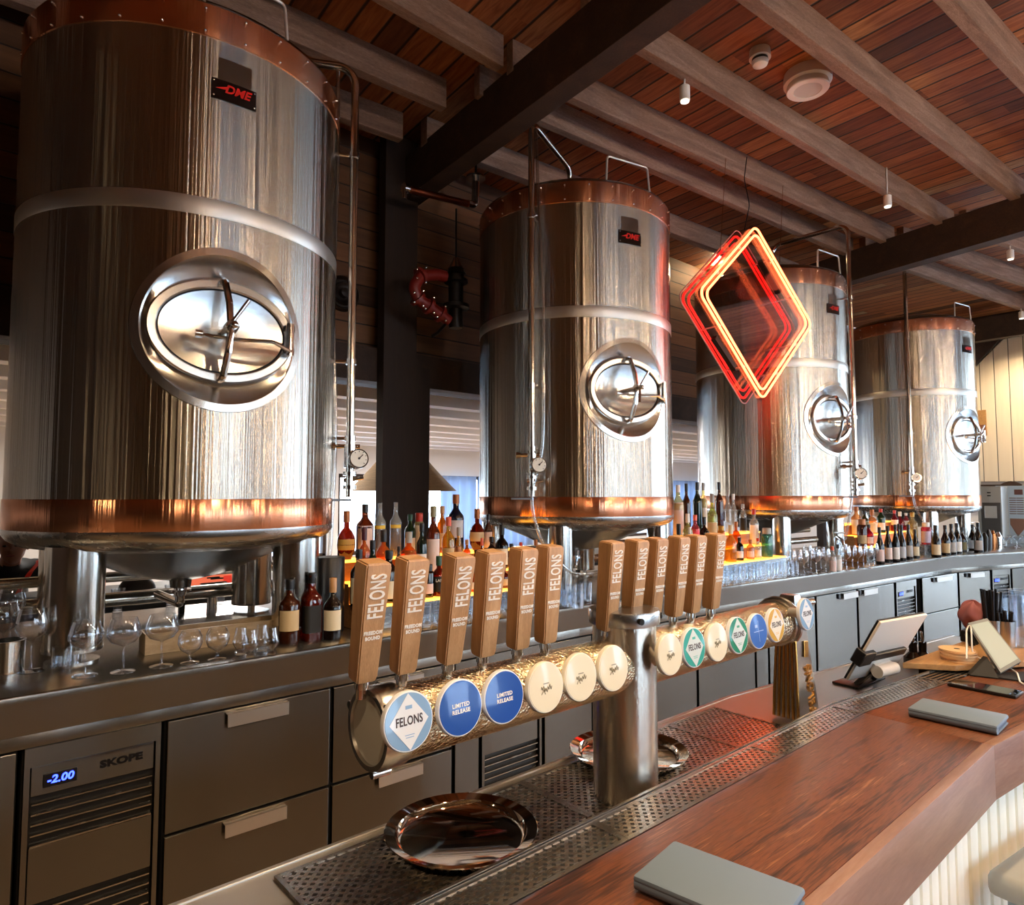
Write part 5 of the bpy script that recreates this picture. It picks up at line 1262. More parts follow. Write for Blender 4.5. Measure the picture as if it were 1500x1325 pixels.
for px, yt, ti_, kd, cl_, lb_, cp_, w_, tx in (
    (584, 800, 1, 'std', 'dark', 'tan', 'black', .03, 'dark bottle with a tan label peeping over the gap left of the second tap handle'),
    (612, 800, 1, 'slim', 'amber', 'white', 'black', .032, 'slim amber bottle with a white label low right of the second tap handle'),
    (625, 790, 1, 'std', 'red', 'cream', 'gold', .03, 'reddish bottle with a gold cap low right of the second tap handle'),
    (647, 786, 1, 'squat', 'gold', 'cream', 'gold', .036, 'squat golden bottle with a gold cap left of the third tap handle'),
    (684, 790, 1, 'std', 'amber', 'tan', 'wood', .034, 'amber bottle with a cork over the third tap handle'),
    (706, 788, 1, 'squat', 'red', 'blush', 'coral', .034, 'red bottle with a coral top over the fourth tap handle'),
    (720, 786, 1, 'std', 'dark', 'pink', 'black', .034, 'dark bottle with a pink label over the fourth tap handle'),
    (749, 796, 1, 'std', 'amber', 'cream', 'black', .03, 'amber bottle with a cream label over the gap left of the fifth tap handle'),
    (612, 842, 0, 'squat', 'dark', 'white', 'gold', .036, 'short white labelled dark bottle with a gold cap right of the second tap handle'),
    (706, 838, 0, 'squat', 'crimson', 'white', 'black', .03, 'short crimson bottle hidden low by the fourth tap handle'),
    (724, 834, 0, 'std', 'amber', 'cream', 'gold', .034, 'short amber bottle with a gold cap hidden low by the fourth tap handle'),
    (775, 836, 0, 'jar', 'amber', 'tan', 'black', .032, 'short amber jar shaped bottle between the fifth and sixth tap handles')):
    L(px, yt, ti_, kd, cl_, lb_, cp_, tx, w=w_)
YM = [YB + .053, YB + DB + .053, YB + 2 * DB + .06]
def Mi(px, yt, tier, *a, **k): return bottle(px, yt, YM[tier] + random.uniform(-.001, .001), Z2[tier], *a, grp='spirits between the second and third tanks', **k)
Mi(993, 710, 2, 'wine', 'pale', 'blush', 'white', 'tall pale pink labelled bottle with a black bow, far left of the middle shelf', w=.05, lz=(.05, .66))
Mi(1005, 708, 2, 'wine', 'brown', None, 'black', 'tall dark brown bottle behind the pink labelled one', w=.036)
Mi(1021, 706, 2, 'wine', 'dgreen', None, 'black', 'tall dark green sparkling wine bottle', w=.042)
Mi(1030, 707, 2, 'wine', 'pale', 'white', 'grey', 'tall cream coloured bottle right of the dark green one', w=.034, lz=(.1, .7))
Mi(1053, 706, 2, 'wine', 'brown', None, 'black', 'tall brown bottle in front of the third tank edge', w=.038)
Mi(1066, 717, 2, 'slim', 'clear', None, 'grey', 'tall slender clear bottle, left of a clear pair', w=.03)
Mi(1074, 723, 2, 'slim', 'clear', None, 'white', 'tall slender clear bottle, right of a clear pair', w=.032)
Mi(1088, 738, 2, 'std', 'clear', 'black', 'grey', 'clear bottle with a dark label in front of the third tank copper band', w=.034, lz=(.05, .5))
Mi(1043, 723, 1, 'std', 'ygreen', 'tan', 'grey', 'yellow green bottle with a tan label and grey cap', w=.044, lz=(.05, .48))
Mi(1007, 752, 1, 'squat', 'ygreen', None, 'white', 'yellow green bottle with a white cap', w=.042)
Mi(1018, 754, 1, 'std', 'rose', 'red', 'coral', 'pink topped bottle with a bright red label', w=.04, lz=(.04, .6))
Mi(1031, 757, 1, 'squat', 'black', None, 'black', 'black round shouldered bottle beside the red labelled one', w=.044)
Mi(1078, 764, 1, 'round', 'orange', None, 'copper', 'round orange bottle right of the gold one', w=.045)
Mi(1104, 745, 1, 'std', 'clear', 'white', 'red', 'clear bottle with a white label and reddish print before the third tank', w=.044, lz=(.05, .55))
Mi(1056, 770, 1, 'jar', 'gold', 'tan', 'gold', 'squat golden bottle beside the last tap handle', w=.036)
Mi(994, 767, 0, 'squat', 'pale', 'cream', 'black', 'pale yellow bottle with a black stopper over the fourth tap handle', w=.042)
Mi(1010, 772, 0, 'slim', 'clear', 'white', 'white', 'small clear greenish bottle over the fifth tap handle', w=.026)
Mi(1070, 769, 0, 'squat', 'gold', None, 'cream', 'big golden bottle with an ornate pale stopper right of the last tap handle', w=.05)
Mi(1083, 787, 0, 'wine', 'black', 'white', 'black', 'black necked bottle with a white label in the front row', w=.036)
Mi(1099, 790, 0, 'std', 'peach', 'pink', 'copper', 'peach coloured bottle with a copper cap in the front row', w=.036)
Mi(1110, 788, 0, 'slim', 'clear', 'white', 'red', 'clear bottle with a red neck in the front row', w=.032)
Mi(1123, 773, 0, 'jar', 'teal', None, 'grey', 'teal frosted flask bottle at the right end of the middle shelf', w=.052)
YN = [YC + .051, YC + .161, YC + .27]
def Ri(px, yt, tier, *a, **k): return bottle(px, yt, YN[tier], Z3[tier], *a, grp='bottles between the third and fourth tanks', **k)
Ri(1254, 742, 1, 'std', 'peach', 'white', 'copper', 'peach bottle with a white label right against the third tank', w=.05, lz=(.05, .55))
Ri(1266, 748, 1, 'std', 'olive', 'olive', 'black', 'olive labelled dark bottle near the third tank', w=.04, lz=(.05, .55))
Ri(1277, 746, 1, 'squat', 'peach', 'cream', 'copper', 'cream labelled bottle with an amber top near the third tank', w=.05, lz=(.05, .45))
Ri(1290, 745, 1, 'wine', 'green', 'white', 'red', 'green bottle with a bright red capsule', w=.042)
Ri(1310, 747, 1, 'slim', 'crimson', 'white', 'red', 'crimson bottle with a white label, left of a close trio', w=.038, lz=(.3, .55))
Ri(1318, 749, 1, 'round', 'crimson', None, 'white', 'round bright crimson bottle in the middle of a close trio', w=.046)
Ri(1327, 751, 1, 'slim', 'rose', 'white', 'white', 'pink bottle with a white label, right of a close trio', w=.036, lz=(.3, .55))
Ri(1336, 750, 0, 'std', 'pale', None, 'gold', 'pale golden bottle left of the fourth tank pipe', w=.05)
Ri(1262, 760, 0, 'jar', 'brown', 'tan', 'copper', 'short brown bottle low behind the wine glasses', w=.045)
Ri(1272, 768, 0, 'slim', 'crimson', 'blush', 'black', 'short crimson bottle low behind the wine glasses', w=.045)
rp_ = atz(1356, 797, 1.06); rd = seg_of(1)[0]
bs = MB().box((-.16, -.055, CTOP + .001), (.16, .055, 1.06), M=Matrix.Translation((rp_.x, rp_.y, 0)) @ Matrix.Rotation(math.atan2(rd.y, rd.x), 4, 'Z'), bev=.002)
tag(obj('steel_riser', bs, M['counter'], None, 0), 'small steel riser block under the rose bottle', 'riser')
tt = bottle(1356, 765, rp_.y, 1.0605, 'jar', 'rose', 'lilac', 'white', 'rose pink bottle with a lilac label on the steel riser', w=.05, lz=(.08, .6), grp='counter bottles')
def onc(px, yt, yb, kind, col, lab, cap, text, w=.038, **k):
    """a bottle standing on the counter with its foot at row yb"""
    p = atz(px, yb, CTOP + .0006); return bottle(px, yt, p.y, CTOP + .0006, kind, col, lab, cap, text, w=w, **k)
onc(425, 848, 940, 'std', 'brown', 'tan', 'black', 'bourbon bottle with a torn looking tan label, left of three by the first tank', .046, lz=(.2, .52), grp='three bottles by the first tank')
onc(457, 838, 936, 'std', 'red', 'black', 'black', 'square whisky bottle with a slanting black label, middle of three by the first tank', .042, sq=True, lz=(.12, .52), grp='three bottles by the first tank')
onc(488, 846, 934, 'squat', 'dark', 'cream', 'wood', 'dark cognac bottle with a cream label and cork, right of three by the first tank', .042, lz=(.15, .48), grp='three bottles by the first tank')
for px, yt, yb, lab, tx in ((1288, 772, 826, 'blush', 'red wine bottle with a blush label, leftmost of the front wine bottles'), (1300, 770, 823, 'pink', 'wine bottle with a tall pink label, second of the front wine bottles'), (1311, 768, 823, 'white', 'wine bottle with a plain white label, third of the front wine bottles'),
                            (1320, 769, 821, 'silver', 'wine bottle with a dark crest on a silver label, fourth of the front wine bottles'), (1330, 768, 819, 'grey', 'wine bottle with a grey label, fifth of the front wine bottles'), (1340, 775, 817, 'cream', 'shorter wine bottle with a cream label, last of the front wine bottles'),
                            (1294, 768, 823, 'white', 'wine bottle half hidden behind the first two front wine bottles'), (1316, 767, 820, 'white', 'wine bottle half hidden behind the middle front wine bottles')):
    onc(px, yt, yb, 'burg', 'black', lab, 'black', tx, .038, lz=(.08, .40), grp='wine bottles on the counter')
for px, yt, yb, lab, tx in ((1370, 769, 816, 'cream', 'black wine bottle with a cream label, left end of the group under the fourth tank'), (1384, 769, 813, 'tan', 'black wine bottle with a wide tan label under the fourth tank'), (1393, 767, 812, 'grey', 'black wine bottle with a grey label under the fourth tank'),
                            (1401, 766, 811, 'white', 'black wine bottle with a white label under the fourth tank'), (1409, 772, 808, 'olive', 'black wine bottle with an olive label under the fourth tank'), (1424, 768, 806, 'silver', 'black wine bottle with a crest on a silver label under the fourth tank'), (1432, 765, 809, 'grey', 'tall black wine bottle right of the fourth tank leg')):
    onc(px, yt, yb, 'burg', 'black', lab, 'black', tx, .046, lz=(.08, .40), grp='wine bottles on the counter')
onc(1219, 800, 837, 'slim', 'clear', 'blush', 'coral', 'small white bottle with a red neck, left of a pair among the wine glasses', .032, lz=(.02, .6), grp='pair of small bottles')
onc(1227, 797, 836, 'slim', 'clear', 'white', 'black', 'small white bottle with a black neck, right of a pair among the wine glasses', .032, lz=(.02, .6), grp='pair of small bottles')

# ------------------------------------------------------------------ glassware
def glass_obj(nm, prof, loc, label, cat, group, seg=28, m=None):
    o = obj(nm, MB().lathe(prof, seg, cap0=False, cap1=False), m or M['glass'], None, 50, world=False); o.location = loc
    return tag(o, label, cat, group)
TUM = [(.0001, .001), (.024, .001), (.026, .006), (.0285, .06), (.030, .118), (.0292, .1185), (.0275, .06), (.0245, .012), (.0001, .011)]
tum0 = None; xs_, k = 1.80, 0
lst = []
while xs_ < 5.42:
    pxv = project((xs_, cfront(xs_, .085).y, 1.0))[0]
    if not (868 < pxv < 962): lst.append(xs_)
    xs_ += .0655 + .004 * (xs_ > 3)
for i, x_ in enumerate(lst):
    q = cfront(x_, .085 + .012 * math.sin(i * 1.7)); lb = '%s clear highball tumbler from the left in the row along the counter edge' % ordinal(i)
    if tum0 is None: tum0 = glass_obj('highball_tumbler', TUM, (q.x, q.y, CTOP + .0008), lb, 'tumbler', 'row of highball tumblers', 20)
    else:
        o = tum0.copy(); COL.objects.link(o); o.location = (q.x, q.y, CTOP + .0008); o['label'] = lb
def wineg(h, rb, rr, foot=.034): return [(.0001, .001), (foot, .001), (foot, .003), (.008, .007), (.0038, .016), (.0036, h * .46), (.008, h * .49), (rb * .72, h * .56), (rb, h * .68), (rb * .97, h * .8), (rr, h), (rr - .0008, h)]
wg0 = None
wl = [(1160, 843), (1169, 841), (1178, 843), (1188, 838), (1196, 841), (1203, 836), (1210, 839), (1240, 836), (1249, 832), (1257, 834), (1265, 830), (1273, 832), (1281, 828), (1184, 832), (1236, 829)]
for i, (px, py) in enumerate(wl):
    p = atz(px, py, CTOP + .0008); lb = '%s clear wine glass from the left in the cluster below the third tank' % ordinal(sorted(range(len(wl)), key=lambda j: wl[j][0]).index(i))
    if wg0 is None: wg0 = glass_obj('wine_glass', wineg(.205, .040, .031), (p.x, p.y, p.z), lb, 'wine glass', 'wine glasses below the third tank', 24)
    else:
        o = wg0.copy(); COL.objects.link(o); o.location = p; o['label'] = lb
def on(px, py): 
    p = atz(px, py, CTOP + .0008); return (p.x, p.y, p.z)
G = [('burgundy_glass', wineg(.235, .056, .042, .042), (45, 983), 'large stemmed wine glass left of the first tank leg'),
     ('burgundy_glass', wineg(.235, .056, .042, .042), (3, 968), 'large stemmed wine glass cut off by the left photo edge'),
     ('burgundy_glass', wineg(.235, .056, .042, .042), (14, 938), 'large stemmed wine glass farther back, between the others by the first tank leg'),
     ('snifter', wineg(.20, .058, .043, .042), (124, 990), 'stemmed snifter in front of the first tank leg'),
     ('snifter', wineg(.20, .058, .043, .042), (180, 984), 'stemmed snifter just right of the first tank leg'),
     ('snifter', wineg(.20, .060, .045, .042), (236, 976), 'stemmed snifter in front of the wooden box')]
for nm, pr, pp, lb in G: glass_obj(nm, pr, on(*pp), lb, 'glass', 'stemmed glasses on the left counter')
SN = [(.0001, .001), (.034, .001), (.034, .003), (.01, .008), (.005, .018), (.005, .032), (.012, .038), (.036, .055), (.046, .08), (.044, .105), (.032, .128), (.0312, .128)]
glass_obj('brandy_balloon', SN, on(278, 971), 'low brandy balloon, left of two in front of the wooden box', 'glass', 'brandy balloons'); glass_obj('brandy_balloon', SN, on(318, 966), 'low brandy balloon, right of two in front of the wooden box', 'glass', 'brandy balloons')
NG = [(.0001, .001), (.022, .001), (.024, .008), (.016, .018), (.02, .026), (.031, .045), (.032, .06), (.024, .085), (.021, .11), (.0202, .11)]
for i, (px, py) in enumerate(((352, 958), (366, 962), (383, 953), (397, 958))): glass_obj('nosing_glass', NG, on(px, py), '%s of four whisky nosing glasses beside the bourbon bottle' % ['leftmost', 'second from left', 'third from left', 'rightmost'][i], 'glass', 'whisky nosing glasses')
CG = [(.0001, .001), (.026, .001), (.026, .006), (.028, .05), (.036, .13), (.0352, .13), (.027, .05), (.024, .012), (.0001, .011)]
for i, (px, py) in enumerate(((172, 896), (250, 888), (322, 884))): glass_obj('conical_tumbler', CG, on(px, py), ['tall conical tumbler right of the first tank leg, far back on the counter', 'tall conical tumbler far back under the middle of the first tank', 'tall conical tumbler in front of the orange screen'][i], 'tumbler', 'conical tumblers far back')
DS = [(.0001, .001), (.034, .001), (.036, .008), (.038, .085), (.037, .085), (.0345, .012), (.0001, .012)]
for i, (px, py) in enumerate(((92, 978), (104, 972))): glass_obj('rocks_glass', DS, on(px, py), ['short rocks glass at the foot of the first tank leg', 'second short rocks glass behind the first, at the tank leg foot'][i], 'glass', 'rocks glasses')
for i, (px, py) in enumerate(((794, 887), (806, 883), (819, 886), (832, 888), (846, 890))): glass_obj('rocks_glass', DS, on(px, py), '%s of the short glasses at the foot of the second tank leg' % ordinal(i), 'glass', 'short glasses by the second tank leg')
CP = [(.0001, .001), (.032, .001), (.032, .003), (.006, .01), (.004, .02), (.004, .08), (.02, .09), (.048, .12), (.0472, .12)]
i = 0
for px, py in ((1474, 801), (1482, 797), (1490, 801), (1497, 796), (1487, 792), (1478, 791), (1504, 800)):
    glass_obj('coupe_glass', CP, on(px, py), '%s coupe glass in the bright heap of glassware at the right edge' % ordinal(i), 'glass', 'glassware heap at the right edge'); i += 1
# ------------------------------------------------------------------ other things on the back counter
p = on(10, 984); t = thing('steel_jug', 'polished steel mixing cup at the left photo edge', 'steel cup', p)
obj('cup', MB().lathe([(.0001, CTOP + .001), (.05, CTOP + .001), (.053, CTOP + .008), (.055, CTOP + .115), (.057, CTOP + .12), (.053, CTOP + .12), (.051, CTOP + .01), (.0001, CTOP + .008)], 40, (p[0], p[1], 0), cap0=False, cap1=False), M['chrome'], t, 40)
A_, B_ = Vector(on(212, 960)), Vector(on(412, 933)); d = (B_ - A_).normalized(); L_ = (B_ - A_).length
fm = frame_mat(A_, d, Vector((-d.y, d.x, 0)))
t = thing('wooden_box', 'long shallow pale wooden box behind the snifters under the first tank', 'wooden box', A_ + d * L_ / 2)
b = MB().box((0, 0, 0), (L_, .008, .085), M=fm).box((0, .12, 0), (L_, .128, .085), M=fm).box((0, .008, 0), (.008, .12, .085), M=fm).box((L_ - .008, .008, 0), (L_, .12, .085), M=fm).box((.008, .008, 0), (L_ - .008, .12, .006), M=fm)
obj('tray_box', b, M['crate'], t, 0)
obj('lettering', MB().mesh(text_mesh('THE', .03, .0003, 1.0), fm @ Matrix.Translation((L_ * .36, -.0006, .045)) @ Matrix.Rotation(R(90), 4, 'X')), flat('faded_print', '#8d7a5c', .7), t, 0)
p = (1.53, 3.075, CTOP + .0005); t = thing('black_canister', 'tall matt black canister behind the cognac bottle', 'canister', p)
hh = zat(487, 815, p[0], p[1]) - CTOP
obj('canister_body', MB().lathe([(.0001, CTOP + .001), (.066, CTOP + .001), (.068, CTOP + .006), (.068, CTOP + hh - .004), (.065, CTOP + hh), (.0001, CTOP + hh)], 44, (p[0], p[1], 0), cap0=False, cap1=False), flat('matt_black', '#15161a', .38), t, 40)
def sinktap(px, py, label):
    p = atz(px, py, CTOP); t = thing('mixer_tap', label, 'tap', (p.x, p.y, CTOP + .0005), 0, 'chrome mixer taps')
    zt = .30
    obj('stem', MB().cyl((p.x, p.y, CTOP), (p.x, p.y, CTOP + zt - .05), .026, seg=18), M['chrome'], t)
    obj('spout', MB().tube(fillet([(p.x, p.y, CTOP + zt - .07), (p.x - .03, p.y - .02, CTOP + zt - .04), (p.x - .15, p.y - .11, CTOP + zt - .06), (p.x - .16, p.y - .12, CTOP + zt - .1)], .03), .016, 12), M['chrome'], t)
    obj('lever', MB().box((-.22, -.014, 0), (.02, .014, .014), M=frame_mat((p.x, p.y, CTOP + zt - .01), (.8, .6, -.06), (-.6, .8, 0)), bev=.004), M['white_rod'], t, 40)
sinktap(1227, 826.6, 'chrome mixer tap with a long lever among the wine glasses'); sinktap(1421, 800, 'chrome mixer tap with a long lever under the fourth tank')
# ------------------------------------------------------------------ behind the tanks
# steel manifold running behind the tanks
mf = thing('pipe_manifold', 'horizontal polished steel pipework running behind the tank legs', 'pipework', (2.2, 4.0, CTOP + .0005))
obj('upper_pipe', MB().tube([(-.3, 4.20, 1.17), (8.2, 3.77, 1.17)], .028, 16), M['pipe'], mf)
obj('lower_pipe', MB().tube([(-.3, 4.12, 1.06), (8.2, 3.69, 1.06)], .038, 16), M['pipe'], mf)
for k in range(8):
    x = .1 + k * 1.02; f = (x + .3) / 8.5 * .86
    obj('bracket', MB().box((x - .014, 4.10 - .5 * f, CTOP + .001), (x + .014, 4.128 - .5 * f, 1.05)).box((x - .014, 4.10 - .5 * f, 1.02), (x + .014, 4.22 - .5 * f, 1.05)).box((x - .012, 4.188 - .5 * f, 1.02), (x + .012, 4.212 - .5 * f, 1.15)), M['dark_metal'], mf, 0)
sv = aty(310, 905, 4.08)
bl = MB().lathe([(.034, -.04), (.040, -.02), (.040, .02), (.034, .04)], 24, M=frame_mat(sv, (1, 0, 0), (0, 0, 1)))
obj('sight_valve', bl.cyl(sv + Vector((0, 0, .03)), sv + Vector((0, 0, .13)), .03, seg=18), M['chrome'], mf)
# low rear counter of the second room
rc = thing('rear_counter', 'low pale service counter behind the tanks in the rear room', 'counter', (4, 5.2, 0))
obj('carcass', MB().box((-3.5, 4.95, 0), (9.8, 5.5, .93)), flat('slate_front', '#3d3f42', .5), rc, 0); obj('worktop', MB().box((-3.55, 4.9, .93), (9.85, 5.55, .96), bev=.004), flat('dark_laminate', '#4c4843', .55), rc, 0)
def onr(px, py, y=5.15):
    return aty(px, py, y)
p0, p1 = onr(277, 863), onr(346, 826); w_ = (p1.x - p0.x); c = Vector(((p0.x + p1.x) / 2, 5.15, 0))
mo = thing('order_screen', 'small monitor showing an orange page on the rear counter under the first tank', 'monitor', (c.x, 5.15, .9605))
obj('case', MB().box((p0.x - .015, 5.15, max(.966, p0.z - .02)), (p1.x + .02, 5.18, p1.z + .015), bev=.004), M['black'], mo, 0)
sc = obj('screen', MB().box((p0.x, 5.146, p0.z), (p1.x, 5.1495, p1.z)), glow('orange_page', '#e8704f', .55), mo, 0)
ln = MB()
for k, (a, b_, z) in enumerate(((.34, .7, .78), (.40, .66, .62), (.36, .64, .42), (.44, .72, .36))): ln.box((p0.x + w_ * a, 5.1445, p0.z + (p1.z - p0.z) * z), (p0.x + w_ * b_, 5.1459, p0.z + (p1.z - p0.z) * (z + .07)))
obj('text_lines', ln, M['black'], sc, 0)
obj('red_panel', MB().box((p0.x + w_ * .72, 5.1445, p0.z + .0), (p0.x + w_ * .98, 5.1459, p0.z + (p1.z - p0.z) * .5)), glow('red_page', '#d8392a', .5), sc, 0)
obj('stand', MB().cyl((c.x, 5.18, p0.z + .05), (c.x, 5.2, .985), .015, seg=12).box((c.x - .09, 5.12, .9605), (c.x + .09, 5.27, .972), bev=.003), M['black'], mo, 0)
cpos = onr(201, 884, 5.12); 
t = thing('baseball_cap', 'soft black cap lying on the rear counter under the first tank', 'cap', (cpos.x, 5.12, .9605))
zc = zat(201, 855, cpos.x, 5.12) - .96
cb_ = MB().sphere((cpos.x, 5.14, .962), (.115, .10, max(.1, zc)), 28, 16)
bmesh.ops.delete(cb_.b, geom=[v for v in cb_.b.verts if v.co.z < .9615], context='VERTS'); obj('crown', cb_, M['black_soft'], t, 60)
obj('peak', MB().lathe([(.0001, 0), (.09, .0), (.1, .006), (.0001, .012)], 24, (cpos.x + .06, 5.06, .9612), cap0=False, cap1=False), M['black_soft'], t, 60)
# wicker pendant lamp behind the post
LY = 6.2
bL, tL = aty(654, 719, LY), aty(616, 655, LY); cxl = aty(590, 700, LY).x; rad = bL.x - cxl
t = thing('pendant_lamp', 'large flared woven pendant lamp shade beside the timber post', 'pendant lamp', (cxl, LY, bL.z))
prf = []
for k in range(13):
    f = k / 12; prf.append((rad * (1 - f) ** 1.25 + .05 * f, bL.z + .66 * f))
woven = wood('woven_shade', [(.25, srgb('#5a4630')), (.6, srgb('#8b7251')), (.85, srgb('#a88f6c'))], (2, 2, 40), .8, .5, .6)
obj('lamp_shade', MB().lathe(prf, 56, (cxl, LY, 0), cap0=False, cap1=False), woven, t, 60)
obj('cord', MB().cyl((cxl, LY, bL.z + .66), (cxl, LY, 2.66), .008, seg=8), M['black'], t)
obj('bulb', MB().sphere((cxl, LY, bL.z + .16), .05, 16, 10), glow('lamp_bulb', '#ffd29a', 12), t)
# wall rosette, sprinkler pipe, red pump relic
c = aty(506, 428, 4.50); t = thing('wall_rosette', 'dark round ringed iron plate on the boarded wall right of the first tank', 'wall plate', (c.x, 4.5, c.z - .13))
mx = frame_mat((c.x, 4.555, c.z), (1, 0, 0), (0, 0, 1))
obj('ringed_plate', MB().lathe([(.135, 0), (.135, .02), (.12, .035), (.105, .02), (.09, .02), (.078, .04), (.06, .025), (.04, .025), (.032, .06), (.0001, .065)], 40, M=mx, cap0=False, cap1=False), flat('dark_iron', '#2a2320', .45, .6), t, 40)
CY_ = 3.95
a = aty(598, 277, CY_); b_ = aty(688, 299, CY_); f_ = aty(697, 262, CY_)
t = thing('copper_drain_pipe', 'short copper pipe with chrome elbows hung under the dark ceiling between two tanks', 'pipe', (b_.x, CY_, b_.z))
obj('copper_run', MB().cyl(a, b_, .026, seg=18), flat('aged_copper', '#9c5a42', .3, 1.0), t)
obj('elbow', MB().tube(fillet([b_ + (b_ - a).normalized() * -.02, b_ + Vector((.05, 0, 0)), f_ + Vector((0, 0, -.02)), f_], .04), .03, 14).cyl(f_, f_ + Vector((0, 0, .015)), .075, seg=24), M['chrome'], t)
obj('end_elbow', MB().cyl(a, a + Vector((-.04, 0, .0)), .036, seg=14).cyl(a + Vector((-.03, 0, 0)), a + Vector((-.03, 0, -.08)), .018, seg=12), M['chrome'], t)
obj('hanger_rod', MB().cyl(f_ + Vector((0, 0, .015)), (f_.x, CY_, 4.42), .01, seg=8), M['dark_metal'], t)
RYY = 3.95
top = aty(668, 384, RYY); bot = aty(664, 480, RYY); cx_ = top.x
t = thing('pump_relic', 'old cast iron pump with a red flanged hose elbow hanging by the back wall', 'pump', (cx_, RYY, bot.z))
obj('barrel', MB().lathe([(.0001, bot.z), (.05, bot.z), (.055, bot.z + .02), (.05, bot.z + .14), (.10, bot.z + .15), (.10, bot.z + .175), (.055, bot.z + .19), (.055, bot.z + .34), (.09, bot.z + .345), (.09, bot.z + .365), (.06, bot.z + .37), (.06, top.z - .10), (.075, top.z - .09), (.05, top.z - .04), (.03, top.z), (.0001, top.z)], 32, (cx_, RYY, 0), cap0=False, cap1=False), flat('black_iron', '#171513', .4, .5), t, 40)
obj('finial', MB().lathe([(.06, top.z - .05), (.045, top.z - .02), (.02, top.z + .03), (.0001, top.z + .03)], 24, (cx_, RYY, 0), cap0=False, cap1=False), M['pipe'], t, 40)
wp = [aty(x, y, RYY) for x, y in ((652, 405), (640, 402), (616, 404), (606, 420), (612, 438), (628, 448), (645, 460), (657, 470))]
re_ = MB().tube(fillet(wp, .05), .042, 16); obj('red_elbow', re_, M['rust'], t, 50, label='red painted flanged elbow')
fg = MB()
for i in (2, 4, 5, 6):
    d_ = (wp[i + 1] - wp[i - 1]).normalized() if i < 7 else (wp[i] - wp[i - 1]).normalized(); fg.cyl(wp[i] - d_ * .012, wp[i] + d_ * .012, .062, seg=18)
fo = obj('flanges', fg, M['rust'], t)
bo = MB()
for i in (2, 4, 5, 6):
    for s in range(5): 
        v = Vector((math.cos(s * 1.26), -abs(math.sin(s * 1.26)) * .8, math.sin(s * 1.26))) * .056; bo.sphere(wp[i] + v, .010, 8, 6)
obj('bolts', bo, M['chrome'], fo)
obj('hanging_rod', MB().cyl((cx_, RYY, top.z + .02), (cx_, RYY, aty(668, 300, RYY).z - .03), .007, seg=8), M['dark_metal'], t)
obj('drain_spout', MB().tube([wp[7], aty(640, 488, RYY), aty(633, 492, RYY)], .012, 8), M['dark_metal'], t)
# wall lamp
c = aty(1040, 386, 4.42); t = thing('wall_lamp', 'small cream wall lamp glowing downwards behind the neon diamond', 'wall lamp', (c.x, 4.3, c.z))
obj('lamp_body', MB().lathe([(.05, .0), (.062, .0), (.062, .2), (.055, .2)], 24, (c.x, 4.38, c.z)), flat('lamp_cream', '#cdbb98', .5), t); obj('bulb', MB().sphere((c.x, 4.38, c.z + .01), .04, 14, 8), glow('wall_bulb', '#ffcf80', 25), t)
l = bpy.data.lights.new('wall_light', 'POINT'); l.energy = 14; l.color = (1, .7, .38); l.shadow_soft_size = .04
lo = bpy.data.objects.new('wall_light', l); COL.objects.link(lo); lo.location = (c.x, 4.3, c.z - .06)
# ------------------------------------------------------------------ neon diamond
N = [Vector(v) for v in (aty(1107, 331, 2.50), aty(1024, 425, 2.50), aty(1117, 585, 2.50), aty(1189, 475, 2.50))]
yl, yr = 2.56, 2.43
lf, rt = aty(1024, 425, yl), aty(1189, 475, yr)
dirx = Vector((rt.x - lf.x, rt.y - lf.y, 0)).normalized(); nn = Vector((dirx.y, -dirx.x, 0))
NP = [atplane(px, py, lf, nn) for px, py in ((1107, 331), (1024, 427), (1117, 585), (1189, 475))]
cn = sum(NP, Vector()) / 4
sg = thing('neon_sign', 'glowing red neon diamond on clear panels hanging in front of the third tank', 'neon sign', (cn.x, cn.y, NP[2].z))
def dia(s, off): return [cn + (p - cn) * s + nn * off for p in NP]
nr = glow('neon_front', '#ff7440', 5.0); nb = glow('neon_rear', '#ff1f1a', 1.6)
def neon(nm, s, off, m, rr=.0085):
    pts = fillet(dia(s, off), .06, 7, closed=True)
    o = obj(nm, MB().tube(pts, rr, 10, closed=True), m, sg, 60)
neon('outer_neon_tube', 1.0, .0, nr); neon('inner_neon_tube', .915, .0, nr)
neon('rear_neon_tube', .985, -.17, nb, .009); neon('rear_inner_neon_tube', .90, -.17, nb, .009)
for off in (-.02, -.15):
    o_ = fillet(dia(1.05, off), .06, 6, closed=True)
    b = MB().ring_loft([[p for p in o_], [p + nn * -.008 for p in o_]]); obj('clear_panel', b, M['acrylic'], sg, 0)
rim = fillet(dia(1.05, -.16), .06, 6, closed=True); obj('edge_trim', MB().tube(rim, .005, 6, closed=True), flat('pale_pink_edge', '#d9a9a6', .4), sg)
sp_ = MB()
for i in range(4):
    for f in (.3, .7):
        p = dia(.96, 0)[i].lerp(dia(.96, 0)[(i + 1) % 4], f); sp_.cyl(p + nn * .0, p + nn * -.17, .006, seg=8).cyl(p + nn * -.008, p + nn * -.03, .012, seg=8)
obj('tube_supports', sp_, flat('support_white', '#e3c9c6', .4), sg)
tf = MB()
for i in (3, 1):
    p = dia(.96, -.10)[i].lerp(dia(.96, -.10)[(i + 1) % 4 if i == 1 else 0], .55); d_ = (NP[0] - NP[3]).normalized()
    tf.box((-.16, -.02, -.02), (.16, .02, .02), M=frame_mat(p, d_, nn))
obj('transformer', tf, M['black'], sg, 0)
